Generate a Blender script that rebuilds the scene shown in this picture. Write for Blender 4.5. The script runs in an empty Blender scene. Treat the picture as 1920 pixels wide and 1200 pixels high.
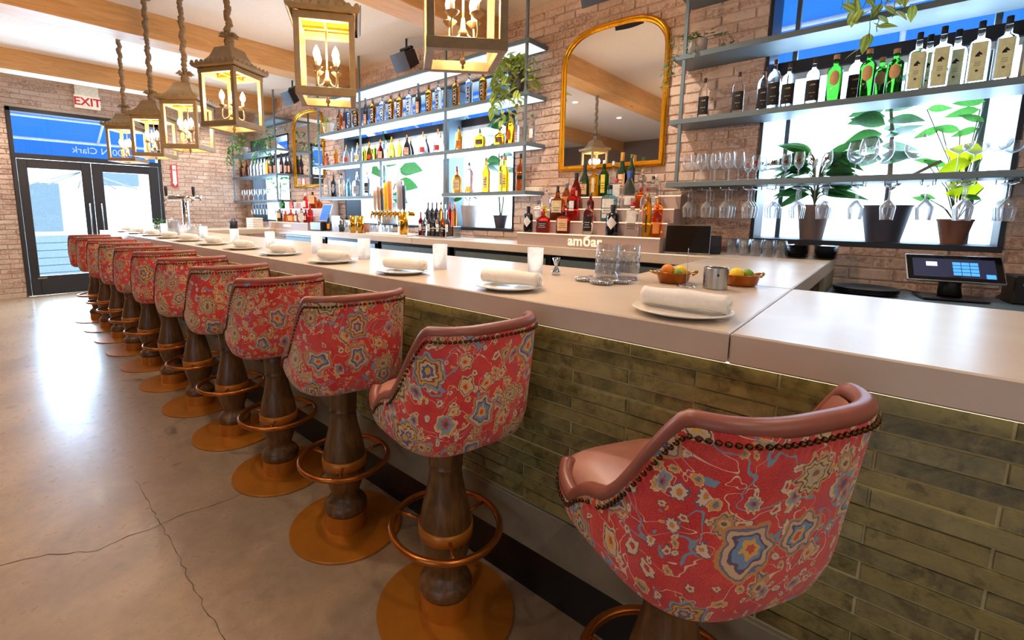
import bpy, math, random
from mathutils import Vector, Matrix, noise
PI = math.pi
col = bpy.context.scene.collection
sc = bpy.context.scene
# ---------------------------------------------------------------- camera, sky, exposure
CX, CZ, YAW, PITCH, ROLL, F, PX, PY = -1.2088, 1.355, .8233, .1374, .0079, 859.13, 872.62, 517.15
fw = Vector((math.sin(YAW)*math.cos(PITCH), math.cos(YAW)*math.cos(PITCH), -math.sin(PITCH)))
rt = Vector((math.cos(YAW), -math.sin(YAW), 0)); up = rt.cross(fw)
r2 = math.cos(ROLL)*rt + math.sin(ROLL)*up; u2 = -math.sin(ROLL)*rt + math.cos(ROLL)*up
cd = bpy.data.cameras.new('camera'); cam = bpy.data.objects.new('camera', cd); col.objects.link(cam)
cam.matrix_world = Matrix(((r2.x, u2.x, -fw.x, CX), (r2.y, u2.y, -fw.y, 0), (r2.z, u2.z, -fw.z, CZ), (0, 0, 0, 1)))
cd.sensor_width = 36; cd.sensor_fit = 'HORIZONTAL'; cd.lens = F*36/1920
cd.shift_x = (960-PX)/1920; cd.shift_y = (PY-600)/1920; cd.clip_start = .02
sc.camera = cam
sc.view_settings.view_transform = 'Standard'; sc.view_settings.look = 'None'
sc.view_settings.gamma = 1; sc.view_settings.use_curve_mapping = False
sc.view_settings.exposure = .12
w = bpy.data.worlds.new('world'); sc.world = w; w.use_nodes = True
wb = w.node_tree.nodes['Background']; wb.inputs[0].default_value = (.80, .91, 1, 1); wb.inputs[1].default_value = 2.5

def lamp(name, kind, loc, power, color, size=.1, rot=(0, 0, 0), size_y=None, spot=None, blend=.5):
    l = bpy.data.lights.new(name, kind); l.energy = power; l.color = color
    if kind == 'AREA':
        l.size = size
        if size_y: l.shape = 'RECTANGLE'; l.size_y = size_y
    elif kind in ('POINT', 'SPOT'): l.shadow_soft_size = size
    if kind == 'SPOT': l.spot_size = spot; l.spot_blend = blend
    o = bpy.data.objects.new(name, l); o.location = loc; o.rotation_euler = rot; col.objects.link(o)
    return o
WARM = (1, .74, .48); COOL = (.62, .82, 1)
# daylight pouring in through the windows and the street door (just outside the glass)
lamp('daylight_door', 'AREA', (.28, 10.3, 1.3), 420, COOL, 1.8, (-PI/2, 0, 0), 2.2)
lamp('daylight_window', 'AREA', (3.3, .15, 2.0), 80, COOL, 1.1, (0, PI/2, 0), 1.5)
lamp('daylight_window', 'AREA', (3.3, 4.5, 2.0), 160, COOL, 1.1, (0, PI/2, 0), 3.0)
lamp('daylight_window', 'AREA', (3.3, 8.6, 2.0), 90, COOL, 1.1, (0, PI/2, 0), 1.4)
# daylight from the street windows of the room's other side, behind and left of the camera, plus an added warm fill lamp
lamp('daylight_room', 'AREA', (-5.9, -.6, 1.6), 34, (.66, .80, 1), 1.8, (0, -PI/2, 0), 3.0)
lamp('room_fill', 'AREA', (-1.5, -3.2, 2.6), 26, (1, .87, .74), 4, (math.radians(65), 0, 0), 1.6)

# ---------------------------------------------------------------- helpers
def ray(px, py): return r2*((px-PX)/F) - u2*((py-PY)/F) + fw
def at(px, py, ax, v):
    """point of the plane axis=v seen in that direction (ax 0,1,2)"""
    d = ray(px, py); o = Vector((CX, 0, CZ)); t = (v-o[ax])/d[ax]
    return o+d*t
def obj(name, me, parent=None, loc=(0, 0, 0), rz=0, m=None):
    o = bpy.data.objects.new(name, me); col.objects.link(o); o.location = loc; o.rotation_euler.z = rz
    if parent: o.parent = parent
    if m is not None and me is not None and not me.materials: me.materials.append(m)
    return o
def empty(name, loc=(0, 0, 0), rz=0, parent=None):
    o = obj(name, None, parent, loc, rz); o.empty_display_size = .05; return o
def tag(o, label=None, cat=None, group=None, kind=None):
    for k, v in (('label', label), ('category', cat), ('group', group), ('kind', kind)):
        if v: o[k] = v
    return o
KIDS = {}
def copy_tree(o, parent=None, loc=None, rz=None):
    c = o.copy(); col.objects.link(c); c.parent = parent
    if loc is not None: c.location = loc
    if rz is not None: c.rotation_euler.z = rz
    for ch in [x for x in sc.objects if False] or KIDS.get(o.name, None) or list(o.children):
        copy_tree(ch, c)
    return c
class MB:
    def __init__(s): s.v = []; s.f = []; s.s = []; s.uv = None
    def add(s, vs, fs, smooth=False):
        n = len(s.v); s.v += [tuple(p) for p in vs]; s.f += [tuple(i+n for i in f) for f in fs]; s.s += [smooth]*len(fs); return s
    def box(s, x0, x1, y0, y1, z0, z1, mat=None):
        v = [(x, y, z) for z in (z0, z1) for y in (y0, y1) for x in (x0, x1)]
        if mat: v = [tuple(mat @ Vector(p)) for p in v]
        return s.add(v, [(0, 2, 3, 1), (4, 5, 7, 6), (0, 1, 5, 4), (2, 6, 7, 3), (0, 4, 6, 2), (1, 3, 7, 5)])
    def bbox(s, x0, x1, y0, y1, z0, z1, b=.003, mat=None):
        """box with chamfered edges"""
        vs = []; idx = {}
        X = (x0, x1); Y = (y0, y1); Z = (z0, z1)
        for i in (0, 1):
            for j in (0, 1):
                for k in (0, 1):
                    sx, sy, sz = (1, -1)[i], (1, -1)[j], (1, -1)[k]
                    for a, d in ((0, (0, b*sy, b*sz)), (1, (b*sx, 0, b*sz)), (2, (b*sx, b*sy, 0))):
                        idx[i, j, k, a] = len(vs); vs.append((X[i]+d[0], Y[j]+d[1], Z[k]+d[2]))
        fs = []
        for i in (0, 1):
            q = [idx[i, 0, 0, 0], idx[i, 1, 0, 0], idx[i, 1, 1, 0], idx[i, 0, 1, 0]]; fs.append(q if i else q[::-1])
            q = [idx[0, i, 0, 1], idx[1, i, 0, 1], idx[1, i, 1, 1], idx[0, i, 1, 1]]; fs.append(q[::-1] if i else q)
            q = [idx[0, 0, i, 2], idx[1, 0, i, 2], idx[1, 1, i, 2], idx[0, 1, i, 2]]; fs.append(q if i else q[::-1])
        for i in (0, 1):
            for j in (0, 1):
                q = [idx[i, j, 0, 0], idx[i, j, 0, 1], idx[i, j, 1, 1], idx[i, j, 1, 0]]; fs.append(q if (i+j) % 2 else q[::-1])
                q = [idx[i, 0, j, 0], idx[i, 0, j, 2], idx[i, 1, j, 2], idx[i, 1, j, 0]]; fs.append(q[::-1] if (i+j) % 2 else q)
                q = [idx[0, i, j, 1], idx[0, i, j, 2], idx[1, i, j, 2], idx[1, i, j, 1]]; fs.append(q if (i+j) % 2 else q[::-1])
        for i in (0, 1):
            for j in (0, 1):
                for k in (0, 1):
                    q = [idx[i, j, k, 0], idx[i, j, k, 1], idx[i, j, k, 2]]; fs.append(q if (i+j+k) % 2 == 0 else q[::-1])
        if mat: vs = [tuple(mat @ Vector(p)) for p in vs]
        return s.add(vs, fs)
    def lathe(s, prof, n=20, c=(0, 0, 0), ex=2, asp=1, mat=None, smooth=True):
        """profile (r,z) turned; ex = superellipse exponent of the section, asp = depth/width"""
        vs = []; fs = []
        for r, z in prof:
            for i in range(n):
                a = 2*PI*i/n; ca, sa = math.cos(a), math.sin(a)
                e = 2/ex
                x = math.copysign(abs(ca)**e, ca)*r; y = math.copysign(abs(sa)**e, sa)*r*asp
                vs.append((c[0]+x, c[1]+y, c[2]+z))
        for j in range(len(prof)-1):
            for i in range(n):
                k = (i+1) % n; fs.append((j*n+i, j*n+k, (j+1)*n+k, (j+1)*n+i))
        if prof[0][0] > 1e-5: fs.append(tuple(range(n))[::-1])
        if prof[-1][0] > 1e-5: fs.append(tuple((len(prof)-1)*n+i for i in range(n)))
        if mat: vs = [tuple(mat @ Vector(p)) for p in vs]
        return s.add(vs, fs, smooth)
    def cyl(s, r, z0, z1, c=(0, 0), n=20, mat=None, smooth=True):
        return s.lathe([(r, z0), (r, z1)], n, (c[0], c[1], 0), mat=mat, smooth=smooth)
    def tube(s, pts, r, n=8, closed=False, cap=True, up=None):
        pts = [Vector(p) for p in pts]; m = len(pts); vs = []; fs = []
        rr = r if isinstance(r, (list, tuple)) else [r]*m
        prev = None
        for i, p in enumerate(pts):
            if closed: t = pts[(i+1) % m]-pts[i-1]
            else: t = pts[min(i+1, m-1)]-pts[max(i-1, 0)]
            t.normalize()
            if prev is None:
                a = Vector(up) if up else (Vector((0, 0, 1)) if abs(t.z) < .9 else Vector((1, 0, 0)))
                prev = (a-t*a.dot(t)).normalized()
            else: prev = (prev-t*prev.dot(t)).normalized()
            b = t.cross(prev)
            for k in range(n):
                a = 2*PI*k/n; vs.append(p+(prev*math.cos(a)+b*math.sin(a))*rr[i])
        for i in range(m if closed else m-1):
            for k in range(n):
                i2 = (i+1) % m; k2 = (k+1) % n
                fs.append((i*n+k, i*n+k2, i2*n+k2, i2*n+k))
        if not closed and cap: fs.append(tuple(range(n))[::-1]); fs.append(tuple((m-1)*n+k for k in range(n)))
        return s.add(vs, fs, True)
    def ball(s, c, r, n=10, sz=1):
        return s.lathe([(max(r*math.sin(PI*i/(n//2+1)), 0), -r*sz*math.cos(PI*i/(n//2+1))) for i in range(n//2+2)], n, c)
    def prism(s, poly, z0, z1, mat=None):
        n = len(poly); v = [(x, y, z0) for x, y in poly]+[(x, y, z1) for x, y in poly]
        if mat: v = [tuple(mat @ Vector(p)) for p in v]
        return s.add(v, [tuple(range(n))[::-1], tuple(range(n, 2*n))]+[(i, (i+1) % n, n+(i+1) % n, n+i) for i in range(n)])
    def mesh(s, name, m=None):
        me = bpy.data.meshes.new(name); me.from_pydata(s.v, [], s.f)
        me.polygons.foreach_set('use_smooth', s.s)
        if m: me.materials.append(m)
        me.validate(); me.update(); return me
    def build(s, name, m, parent=None, loc=(0, 0, 0), rz=0): return obj(name, s.mesh(name, m), parent, loc, rz)
def sharp(o, ang=35):
    me = o.data if hasattr(o, 'data') else o
    me.set_sharp_from_angle(angle=math.radians(ang)); return o
def one(name, mb, m, label, cat, group=None, loc=(0, 0, 0), rz=0):
    return tag(mb.build(name, m, None, loc, rz), label, cat, group)
def struct(name, mb, m, parent=None):
    o = mb.build(name, m, parent)
    if not parent: o['kind'] = 'structure'
    return o
def text_mesh(s, size, ext=.002, bold=0, align='CENTER', shear=0):
    c = bpy.data.curves.new('txt', 'FONT'); c.body = s; c.size = size; c.extrude = ext; c.offset = bold
    c.align_x = align; c.align_y = 'CENTER'; c.shear = shear; c.resolution_u = 4
    t = bpy.data.objects.new('txt', c); col.objects.link(t)
    me = bpy.data.meshes.new_from_object(t); col.objects.unlink(t); bpy.data.objects.remove(t)
    return me
def text(name, s, size, m, parent, loc, rot, ext=.001, bold=0, align='CENTER'):
    me = text_mesh(s, size, ext, bold, align); me.materials.clear(); me.materials.append(m)
    o = obj(name, me, parent, loc); o.rotation_euler = rot; return o
FACE_NX = (PI/2, 0, -PI/2)     # lettering that faces -x
FACE_NY = (PI/2, 0, 0)         # lettering that faces -y
ORD = ['first', 'second', 'third', 'fourth', 'fifth', 'sixth', 'seventh', 'eighth', 'ninth', 'tenth', 'eleventh', 'twelfth', 'thirteenth', 'fourteenth', 'fifteenth', 'sixteenth', 'seventeenth', 'eighteenth', 'nineteenth', 'twentieth', 'twenty-first', 'twenty-second', 'twenty-third', 'twenty-fourth', 'twenty-fifth', 'twenty-sixth', 'twenty-seventh', 'twenty-eighth', 'twenty-ninth', 'thirtieth']

# ---------------------------------------------------------------- materials
def S(h):
    c = [int(h[i:i+2], 16)/255 for i in (0, 2, 4)]
    return tuple(((x+.055)/1.055)**2.4 if x > .04045 else x/12.92 for x in c)+(1,)
class N:
    def __init__(s, name):
        s.m = bpy.data.materials.new(name); s.m.use_nodes = True; s.t = s.m.node_tree; s.b = s.t.nodes['Principled BSDF']
        s.out = s.t.nodes['Material Output']; s.co = None
    def n(s, ty, **k):
        x = s.t.nodes.new('ShaderNode'+ty)
        for a, v in k.items():
            if hasattr(x, a): setattr(x, a, v)
        return x
    def l(s, a, b): s.t.links.new(a, b)
    def val(s, x, v): x.default_value = v
    def coord(s, kind='Object', scale=(1, 1, 1), rnd=0):
        tc = s.n('TexCoord'); mp = s.n('Mapping'); mp.inputs['Scale'].default_value = scale
        s.l(tc.outputs[kind], mp.inputs[0])
        if rnd:
            oi = s.n('ObjectInfo'); ml = s.n('Math', operation='MULTIPLY'); ml.inputs[1].default_value = rnd
            s.l(oi.outputs['Random'], ml.inputs[0]); s.l(ml.outputs[0], mp.inputs['Location'])
        return mp.outputs[0]
    def noise(s, co, sc, det=4, rough=.6, dist=0):
        x = s.n('TexNoise'); s.l(co, x.inputs['Vector']); x.inputs['Scale'].default_value = sc; x.inputs['Detail'].default_value = det
        x.inputs['Roughness'].default_value = rough; x.inputs['Distortion'].default_value = dist; return x
    def ramp(s, fac, stops, interp='LINEAR'):
        r = s.n('ValToRGB'); r.color_ramp.interpolation = interp; e = r.color_ramp.elements
        while len(e) > 1: e.remove(e[-1])
        e[0].position = stops[0][0]; e[0].color = stops[0][1]
        for p, c in stops[1:]:
            q = e.new(p); q.color = c
        s.l(fac, r.inputs[0]); return r.outputs[0]
    def mix(s, fac, a, b, ty='MIX'):
        x = s.n('Mix', data_type='RGBA', blend_type=ty)
        for sock, v in ((x.inputs[0], fac), (x.inputs[6], a), (x.inputs[7], b)):
            if hasattr(v, 'links'): s.l(v, sock)
            else: sock.default_value = v
        return x.outputs[2]
    def math(s, op, a, b=0):
        x = s.n('Math', operation=op)
        for sock, v in ((x.inputs[0], a), (x.inputs[1], b)):
            if hasattr(v, 'links'): s.l(v, sock)
            else: sock.default_value = v
        return x.outputs[0]
    def bump(s, h, st=.3, d=.01):
        x = s.n('Bump'); x.inputs['Strength'].default_value = st; x.inputs['Distance'].default_value = d
        s.l(h, x.inputs['Height']); s.l(x.outputs[0], s.b.inputs['Normal'])
    def base(s, c):
        if hasattr(c, 'links'): s.l(c, s.b.inputs['Base Color'])
        else: s.b.inputs['Base Color'].default_value = c
    def rough(s, v): s.b.inputs['Roughness'].default_value = v
B0 = (0, 0, 0, 1); W1 = (1, 1, 1, 1)
def plain(name, c, rough=.5, metal=0, var=.12, bump=0, vs=30, rnd=0, coat=0, emit=0, sheen=0):
    k = N(name); co = k.coord('Object', rnd=rnd); c = S(c) if isinstance(c, str) else c
    ns = k.noise(co, vs); d = tuple(x*(1-var) for x in c[:3])+(1,); li = tuple(min(1, x*(1+var)) for x in c[:3])+(1,)
    k.base(k.ramp(ns.outputs[0], [(.3, d), (.7, li)])); k.rough(rough); k.b.inputs['Metallic'].default_value = metal
    if bump: k.bump(ns.outputs[0], bump, .004)
    if coat: k.b.inputs['Coat Weight'].default_value = coat
    if sheen: k.b.inputs['Sheen Weight'].default_value = sheen
    if emit: k.b.inputs['Emission Color'].default_value = c; k.b.inputs['Emission Strength'].default_value = emit
    return k.m
def emis(name, c, st):
    k = N(name); k.base(c); k.b.inputs['Emission Color'].default_value = c; k.b.inputs['Emission Strength'].default_value = st; return k.m
def liquid(name, c, rough=.03):
    """solid coloured glass (a filled bottle)"""
    k = N(name); k.base(S(c)); k.rough(rough); k.b.inputs['Transmission Weight'].default_value = 1; k.b.inputs['IOR'].default_value = 1.38; return k.m
def thin(name, tint=(1, 1, 1, 1), refl=.6, edge=.35, rough=.02, body=.04, frost=0, rim_white=0):
    """thin-walled clear glass: see-through with reflections that grow at grazing angles"""
    k = N(name); t = k.n('BsdfTransparent'); t.inputs[0].default_value = tint
    g = k.n('BsdfGlossy'); g.inputs['Roughness'].default_value = rough
    lw = k.n('LayerWeight'); lw.inputs[0].default_value = edge
    dfz = k.n('BsdfDiffuse'); dfz.inputs[0].default_value = (.9, .94, 1, 1); gm = k.n('MixShader'); gm.inputs[0].default_value = rim_white; k.l(g.outputs[0], gm.inputs[1]); k.l(dfz.outputs[0], gm.inputs[2]); g = gm  # diffuse white put into the glass edges as painted bright outlines
    f = k.math('MULTIPLY', lw.outputs['Facing'], refl); f = k.math('ADD', f, body)
    mx = k.n('MixShader'); k.l(f, mx.inputs[0]); k.l(t.outputs[0], mx.inputs[1]); k.l(g.outputs[0], mx.inputs[2])
    src = mx.outputs[0]
    if frost:
        tr = k.n('BsdfTranslucent'); tr.inputs[0].default_value = (.95, .97, 1, 1)
        nz = k.noise(k.coord('Object'), 60, 3)
        m2 = k.n('MixShader'); k.l(k.math('MULTIPLY', k.ramp(nz.outputs[0], [(.35, W1), (.75, (.8, .8, .8, 1))]), frost), m2.inputs[0])
        k.l(src, m2.inputs[1]); k.l(tr.outputs[0], m2.inputs[2]); src = m2.outputs[0]
    k.l(src, k.out.inputs[0]); k.t.nodes.remove(k.b)
    return k.m

M = {}
def brick_mat(name, stops, whit):
    k = N(name); co = k.coord('Object'); oi = k.n('ObjectInfo')
    big = k.noise(co, 1.3, 2); vor = k.n('TexVoronoi'); k.l(k.coord('Object', (4.44, 4.44, 13.33)), vor.inputs['Vector']); vor.inputs['Scale'].default_value = 1
    f = k.math('ADD', k.math('MULTIPLY', vor.outputs['Color'], .55), k.math('MULTIPLY', big.outputs[0], .45))
    c = k.ramp(f, stops)
    g = k.noise(co, 38, 6, .75); c = k.mix(k.ramp(g.outputs[0], [(.45, B0), (.62, W1)]), c, S(whit))
    sp = k.noise(co, 75, 3, .6); c = k.mix(k.ramp(sp.outputs[0], [(.66, B0), (.72, W1)]), c, S('5d4038'))
    k.base(c); k.rough(.85); k.bump(g.outputs[0], .5, .006); return k.m
BR = [(.25, S('957264')), (.42, S('b39080')), (.58, S('c5a796')), (.75, S('d6bdac'))]
M['brick'] = brick_mat('brick_washed', BR, 'd8c0ae')
M['mortar'] = plain('mortar', 'cdb5a3', .95, var=.15, bump=.5, vs=40)
def floor_mat():
    k = N('polished_concrete'); co = k.coord('Object')
    a = k.noise(co, .8, 5, .55); b = k.noise(co, 14, 6, .7); c = k.ramp(a.outputs[0], [(.3, S('8f7760')), (.55, S('a68d74')), (.75, S('b59e86'))])
    c = k.mix(k.math('MULTIPLY', k.ramp(b.outputs[0], [(.4, B0), (.7, W1)]), .6), c, S('7d6751'))
    v = k.n('TexVoronoi'); k.l(co, v.inputs['Vector']); v.inputs['Scale'].default_value = 70
    sz = k.noise(co, 9, 2); thr = k.math('MULTIPLY', sz.outputs[0], .24)
    dots = k.math('LESS_THAN', v.outputs['Distance'], k.math('SUBTRACT', thr, .06))
    c = k.mix(k.math('MULTIPLY', dots, .6), c, S('5e4c3c'))
    st = k.noise(co, 3.1, 3, .5, .6); c = k.mix(k.ramp(st.outputs[0], [(.665, B0), (.69, (.75, .75, .75, 1))]), c, S('6b5746'))
    k.base(c); r = k.ramp(b.outputs[0], [(.3, (.24, .24, .24, 1)), (.8, (.42, .42, .42, 1))]); k.l(r, k.b.inputs['Roughness'])
    k.b.inputs['Coat Weight'].default_value = .25; k.b.inputs['Coat Roughness'].default_value = .12
    k.bump(b.outputs[0], .05, .002); return k.m
M['floor'] = floor_mat()
M['crack'] = plain('crack_dark', '54463a', .9)
M['ceiling'] = plain('painted_ceiling', 'f2e8db', .8, var=.03, bump=.05)
def wood_mat(name, stops, scale=(1, 6, 6), ax='x', rough=.5, knots=None, rnd=0, coat=0):
    k = N(name); co = k.coord('Object', scale, rnd=rnd); n = k.noise(co, 3, 8, .65, 1.2); c = k.ramp(n.outputs[0], stops)
    if knots:
        v = k.n('TexVoronoi'); k.l(k.coord('Object', (1.1, 3, 3)), v.inputs['Vector']); v.inputs['Scale'].default_value = 1.4
        c = k.mix(k.ramp(v.outputs['Distance'], [(.05, W1), (.09, B0)]), c, S(knots))
    k.base(c); k.rough(rough); k.bump(n.outputs[0], .15, .004)
    if coat: k.b.inputs['Coat Weight'].default_value = coat; k.b.inputs['Coat Roughness'].default_value = .15
    return k.m
M['beam'] = wood_mat('pine_beam', [(.25, S('bd8a50')), (.5, S('cf9d62')), (.75, S('dcb27c'))], (.8, 7, 7), knots='6b3c1c', rough=.55)
M['column'] = wood_mat('turned_walnut', [(.2, S('2e1c0e')), (.45, S('573818')), (.6, S('6f4a24')), (.8, S('80592f'))], (9, 9, 1.4), rough=.4, rnd=7, coat=.15)
M['copper'] = plain('copper_paint', 'b8701f', .36, .35, var=.10, vs=9, coat=.1)
M['copper2'] = plain('copper_satin', 'b0672a', .26, .85, var=.08, vs=20)
M['kick'] = plain('black_kick', '15110f', .35)
def tile_mat():
    k = N('olive_glazed_tile'); co = k.coord('Object', rnd=30); oi = k.n('ObjectInfo')
    c1 = k.ramp(oi.outputs['Random'], [(0, S('464527')), (.3, S('68623a')), (.55, S('7d7242')), (.75, S('565436')), (1, S('8c8048'))])
    n = k.noise(co, 11, 6, .7, .6); c = k.mix(k.math('MULTIPLY', k.ramp(n.outputs[0], [(.38, B0), (.68, W1)]), .75), c1, S('a0935a'))
    n2 = k.noise(co, 24, 5, .7); c = k.mix(k.math('MULTIPLY', k.ramp(n2.outputs[0], [(.52, B0), (.68, W1)]), .65), c, S('2f2c18'))
    k.base(c); k.rough(.2); k.b.inputs['Coat Weight'].default_value = .5; k.b.inputs['Coat Roughness'].default_value = .12
    n3 = k.noise(co, 26, 4, .6); k.bump(n3.outputs[0], .28, .006); return k.m
M['tile'] = tile_mat()
M['grout'] = plain('pale_grout', 'bdb083', .8)
M['concrete_base'] = plain('cast_stone_base', '857a64', .6, var=.18, vs=8, bump=.15)
def slab_mat():
    k = N('cast_concrete_top'); co = k.coord('Object'); a = k.noise(co, 2.2, 5, .6, .4); b = k.noise(co, 45, 4)
    c = k.ramp(a.outputs[0], [(.3, S('c2b09d')), (.55, S('cdbdac')), (.75, S('d6c9bb'))])
    c = k.mix(k.ramp(b.outputs[0], [(.68, B0), (.78, (.5, .5, .5, 1))]), c, S('bba48a'))
    k.base(c); k.rough(.3); k.bump(b.outputs[0], .04, .002); return k.m
M['slab'] = slab_mat()
M['slate'] = plain('slate_blue_metal', '63737c', .45, .15, var=.05, vs=12)
M['darkframe'] = plain('dark_bronze_frame', '26262b', .4, .3, var=.1)
M['doorframe'] = plain('black_door_paint', '2b2a2f', .42, .1, var=.1)
M['blackp'] = plain('black_plastic', '16161a', .35, var=.15)
M['blackg'] = plain('black_gloss', '0a0a0d', .08)
M['steel'] = plain('stainless', 'b9bdc2', .25, 1, var=.08, vs=12)
M['chrome'] = plain('chrome', 'd8d8da', .08, 1, var=.03)
M['gold'] = plain('gold_leaf', 'd9971b', .24, .9, var=.12, vs=14)
M['brass'] = plain('brass', 'c08a2e', .22, 1, var=.06)
M['mirror'] = plain('mirror_silver', 'f2f2f2', .02, 1, var=0)
M['white'] = plain('white_porcelain', 'ece4d8', .22, var=.03, coat=.3)
M['linen'] = plain('white_linen', 'efe9e2', .9, var=.04, bump=.25, vs=90, sheen=.3)
M['frost'] = thin('frosted_tumbler', (.95, .96, 1, 1), .3, .4, .3, .1, .9)
M['glass'] = thin('clear_glass', (.97, .98, 1, 1), 1.0, .55, .02, .05, 0, .3); M['glass2'] = thin('clear_glass_thick', (.95, .96, .98, 1), .42, .4, .03, .05)
M['pane'] = thin('window_pane', (.9, .95, 1, 1), .35, .3, .02, .02)
M['pane_f'] = thin('dappled_pane', (.86, .94, 1, 1), .3, .3, .08, .03, .5)
M['lantern'] = plain('antique_bronze_paint', '8f7a5a', .5, .15, var=.14, bump=.15, vs=25)
M['lantern_in'] = plain('golden_lining', 'e0a83a', .35, .5, var=.1)
M['rope'] = plain('wrapped_rope', '8d7659', .9, var=.35, bump=.9, vs=60)
M['bulb'] = emis('candle_bulb', (1, .80, .52, 1), 22)
M['candle'] = plain('candle_sleeve', 'eadcc0', .5)
M['downlight'] = emis('downlight_lens', (1, .93, .82, 1), 6)
M['glow_cool'] = emis('glow_cool', (.72, .88, 1, 1), .95)
M['led_warm'] = emis('led_warm', (1, .86, .55, 1), 2.2); M['led_pink'] = emis('led_pink', (1, .56, .38, 1), 1.5)
M['sign_glow'] = emis('backlit_letters', (1, .78, .58, 1), .62)
def leafy(name, c, tr, mix=.4):
    m = plain(name, c, .4, var=.35, vs=14, rnd=9); t = m.node_tree; o = t.nodes['Material Output']; b = t.nodes['Principled BSDF']
    x = t.nodes.new('ShaderNodeBsdfTranslucent'); x.inputs[0].default_value = S(tr); mx = t.nodes.new('ShaderNodeMixShader'); mx.inputs[0].default_value = mix
    t.links.new(b.outputs[0], mx.inputs[1]); t.links.new(x.outputs[0], mx.inputs[2]); t.links.new(mx.outputs[0], o.inputs[0]); return m
M['leaf'] = leafy('leaf_green', '4a8040', '4f8a3a'); M['leaf_dark'] = leafy('leaf_deep', '3a6b3c', '3a6b2c', .3); M['leaf_lime'] = leafy('leaf_lime', '9aa62c', 'a9ac14', .6)
def varieg():
    k = N('leaf_variegated'); tc = k.n('TexCoord'); sx = k.n('SeparateXYZ'); k.l(tc.outputs['Object'], sx.inputs[0])
    nz = k.noise(tc.outputs['Object'], 9, 3); a = k.math('ADD', k.math('MULTIPLY', k.math('ABSOLUTE', sx.outputs['Y']), 1), k.math('MULTIPLY', nz.outputs[0], .05))
    k.base(k.ramp(k.math('MULTIPLY', a, 4.2), [(.25, S('86a040')), (.42, S('dde08a')), (.62, S('d5da7c')), (.76, S('7d9c3c'))])); k.rough(.45)
    x = k.n('BsdfTranslucent'); x.inputs[0].default_value = S('b4c04a'); mx = k.n('MixShader'); mx.inputs[0].default_value = .35; k.l(k.b.outputs[0], mx.inputs[1]); k.l(x.outputs[0], mx.inputs[2]); k.l(mx.outputs[0], k.out.inputs[0]); return k.m
M['leaf_var'] = varieg()
M['stem'] = plain('plant_stem', '5a6a3c', .7)
M['leaf_sage'] = leafy('leaf_sage', '8c9a74', '8a9a5c', .3)
M['soil'] = plain('soil', '3a2a20', 1, bump=.6)
M['pot_taupe'] = plain('taupe_pot', '8d7468', .7, var=.08)
M['pot_dark'] = plain('charcoal_pot', '4c4650', .6, var=.08)
M['pot_terra'] = plain('terracotta', '96624c', .85, var=.12)
M['pot_pale'] = plain('pale_pot', 'b3a59c', .7, var=.06)
M['pot_white'] = plain('white_pot', 'efe7d6', .6)
M['leather'] = None
def leather():
    k = N('blush_leather'); co = k.coord('Object'); a = k.noise(co, 6, 4, .6); b = k.noise(co, 160, 3)
    k.base(k.ramp(a.outputs[0], [(.3, S('a2685a')), (.6, S('b87f6d')), (.8, S('c79380'))])); k.rough(.4); k.b.inputs['Coat Weight'].default_value = .12
    k.bump(b.outputs[0], .12, .001); return k.m
M['leather'] = leather()
M['trim'] = plain('leather_piping', '8a4e40', .38, var=.15, vs=10)
M['nail'] = plain('antique_brass_nail', '5a4023', .25, 1, var=.2)
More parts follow.
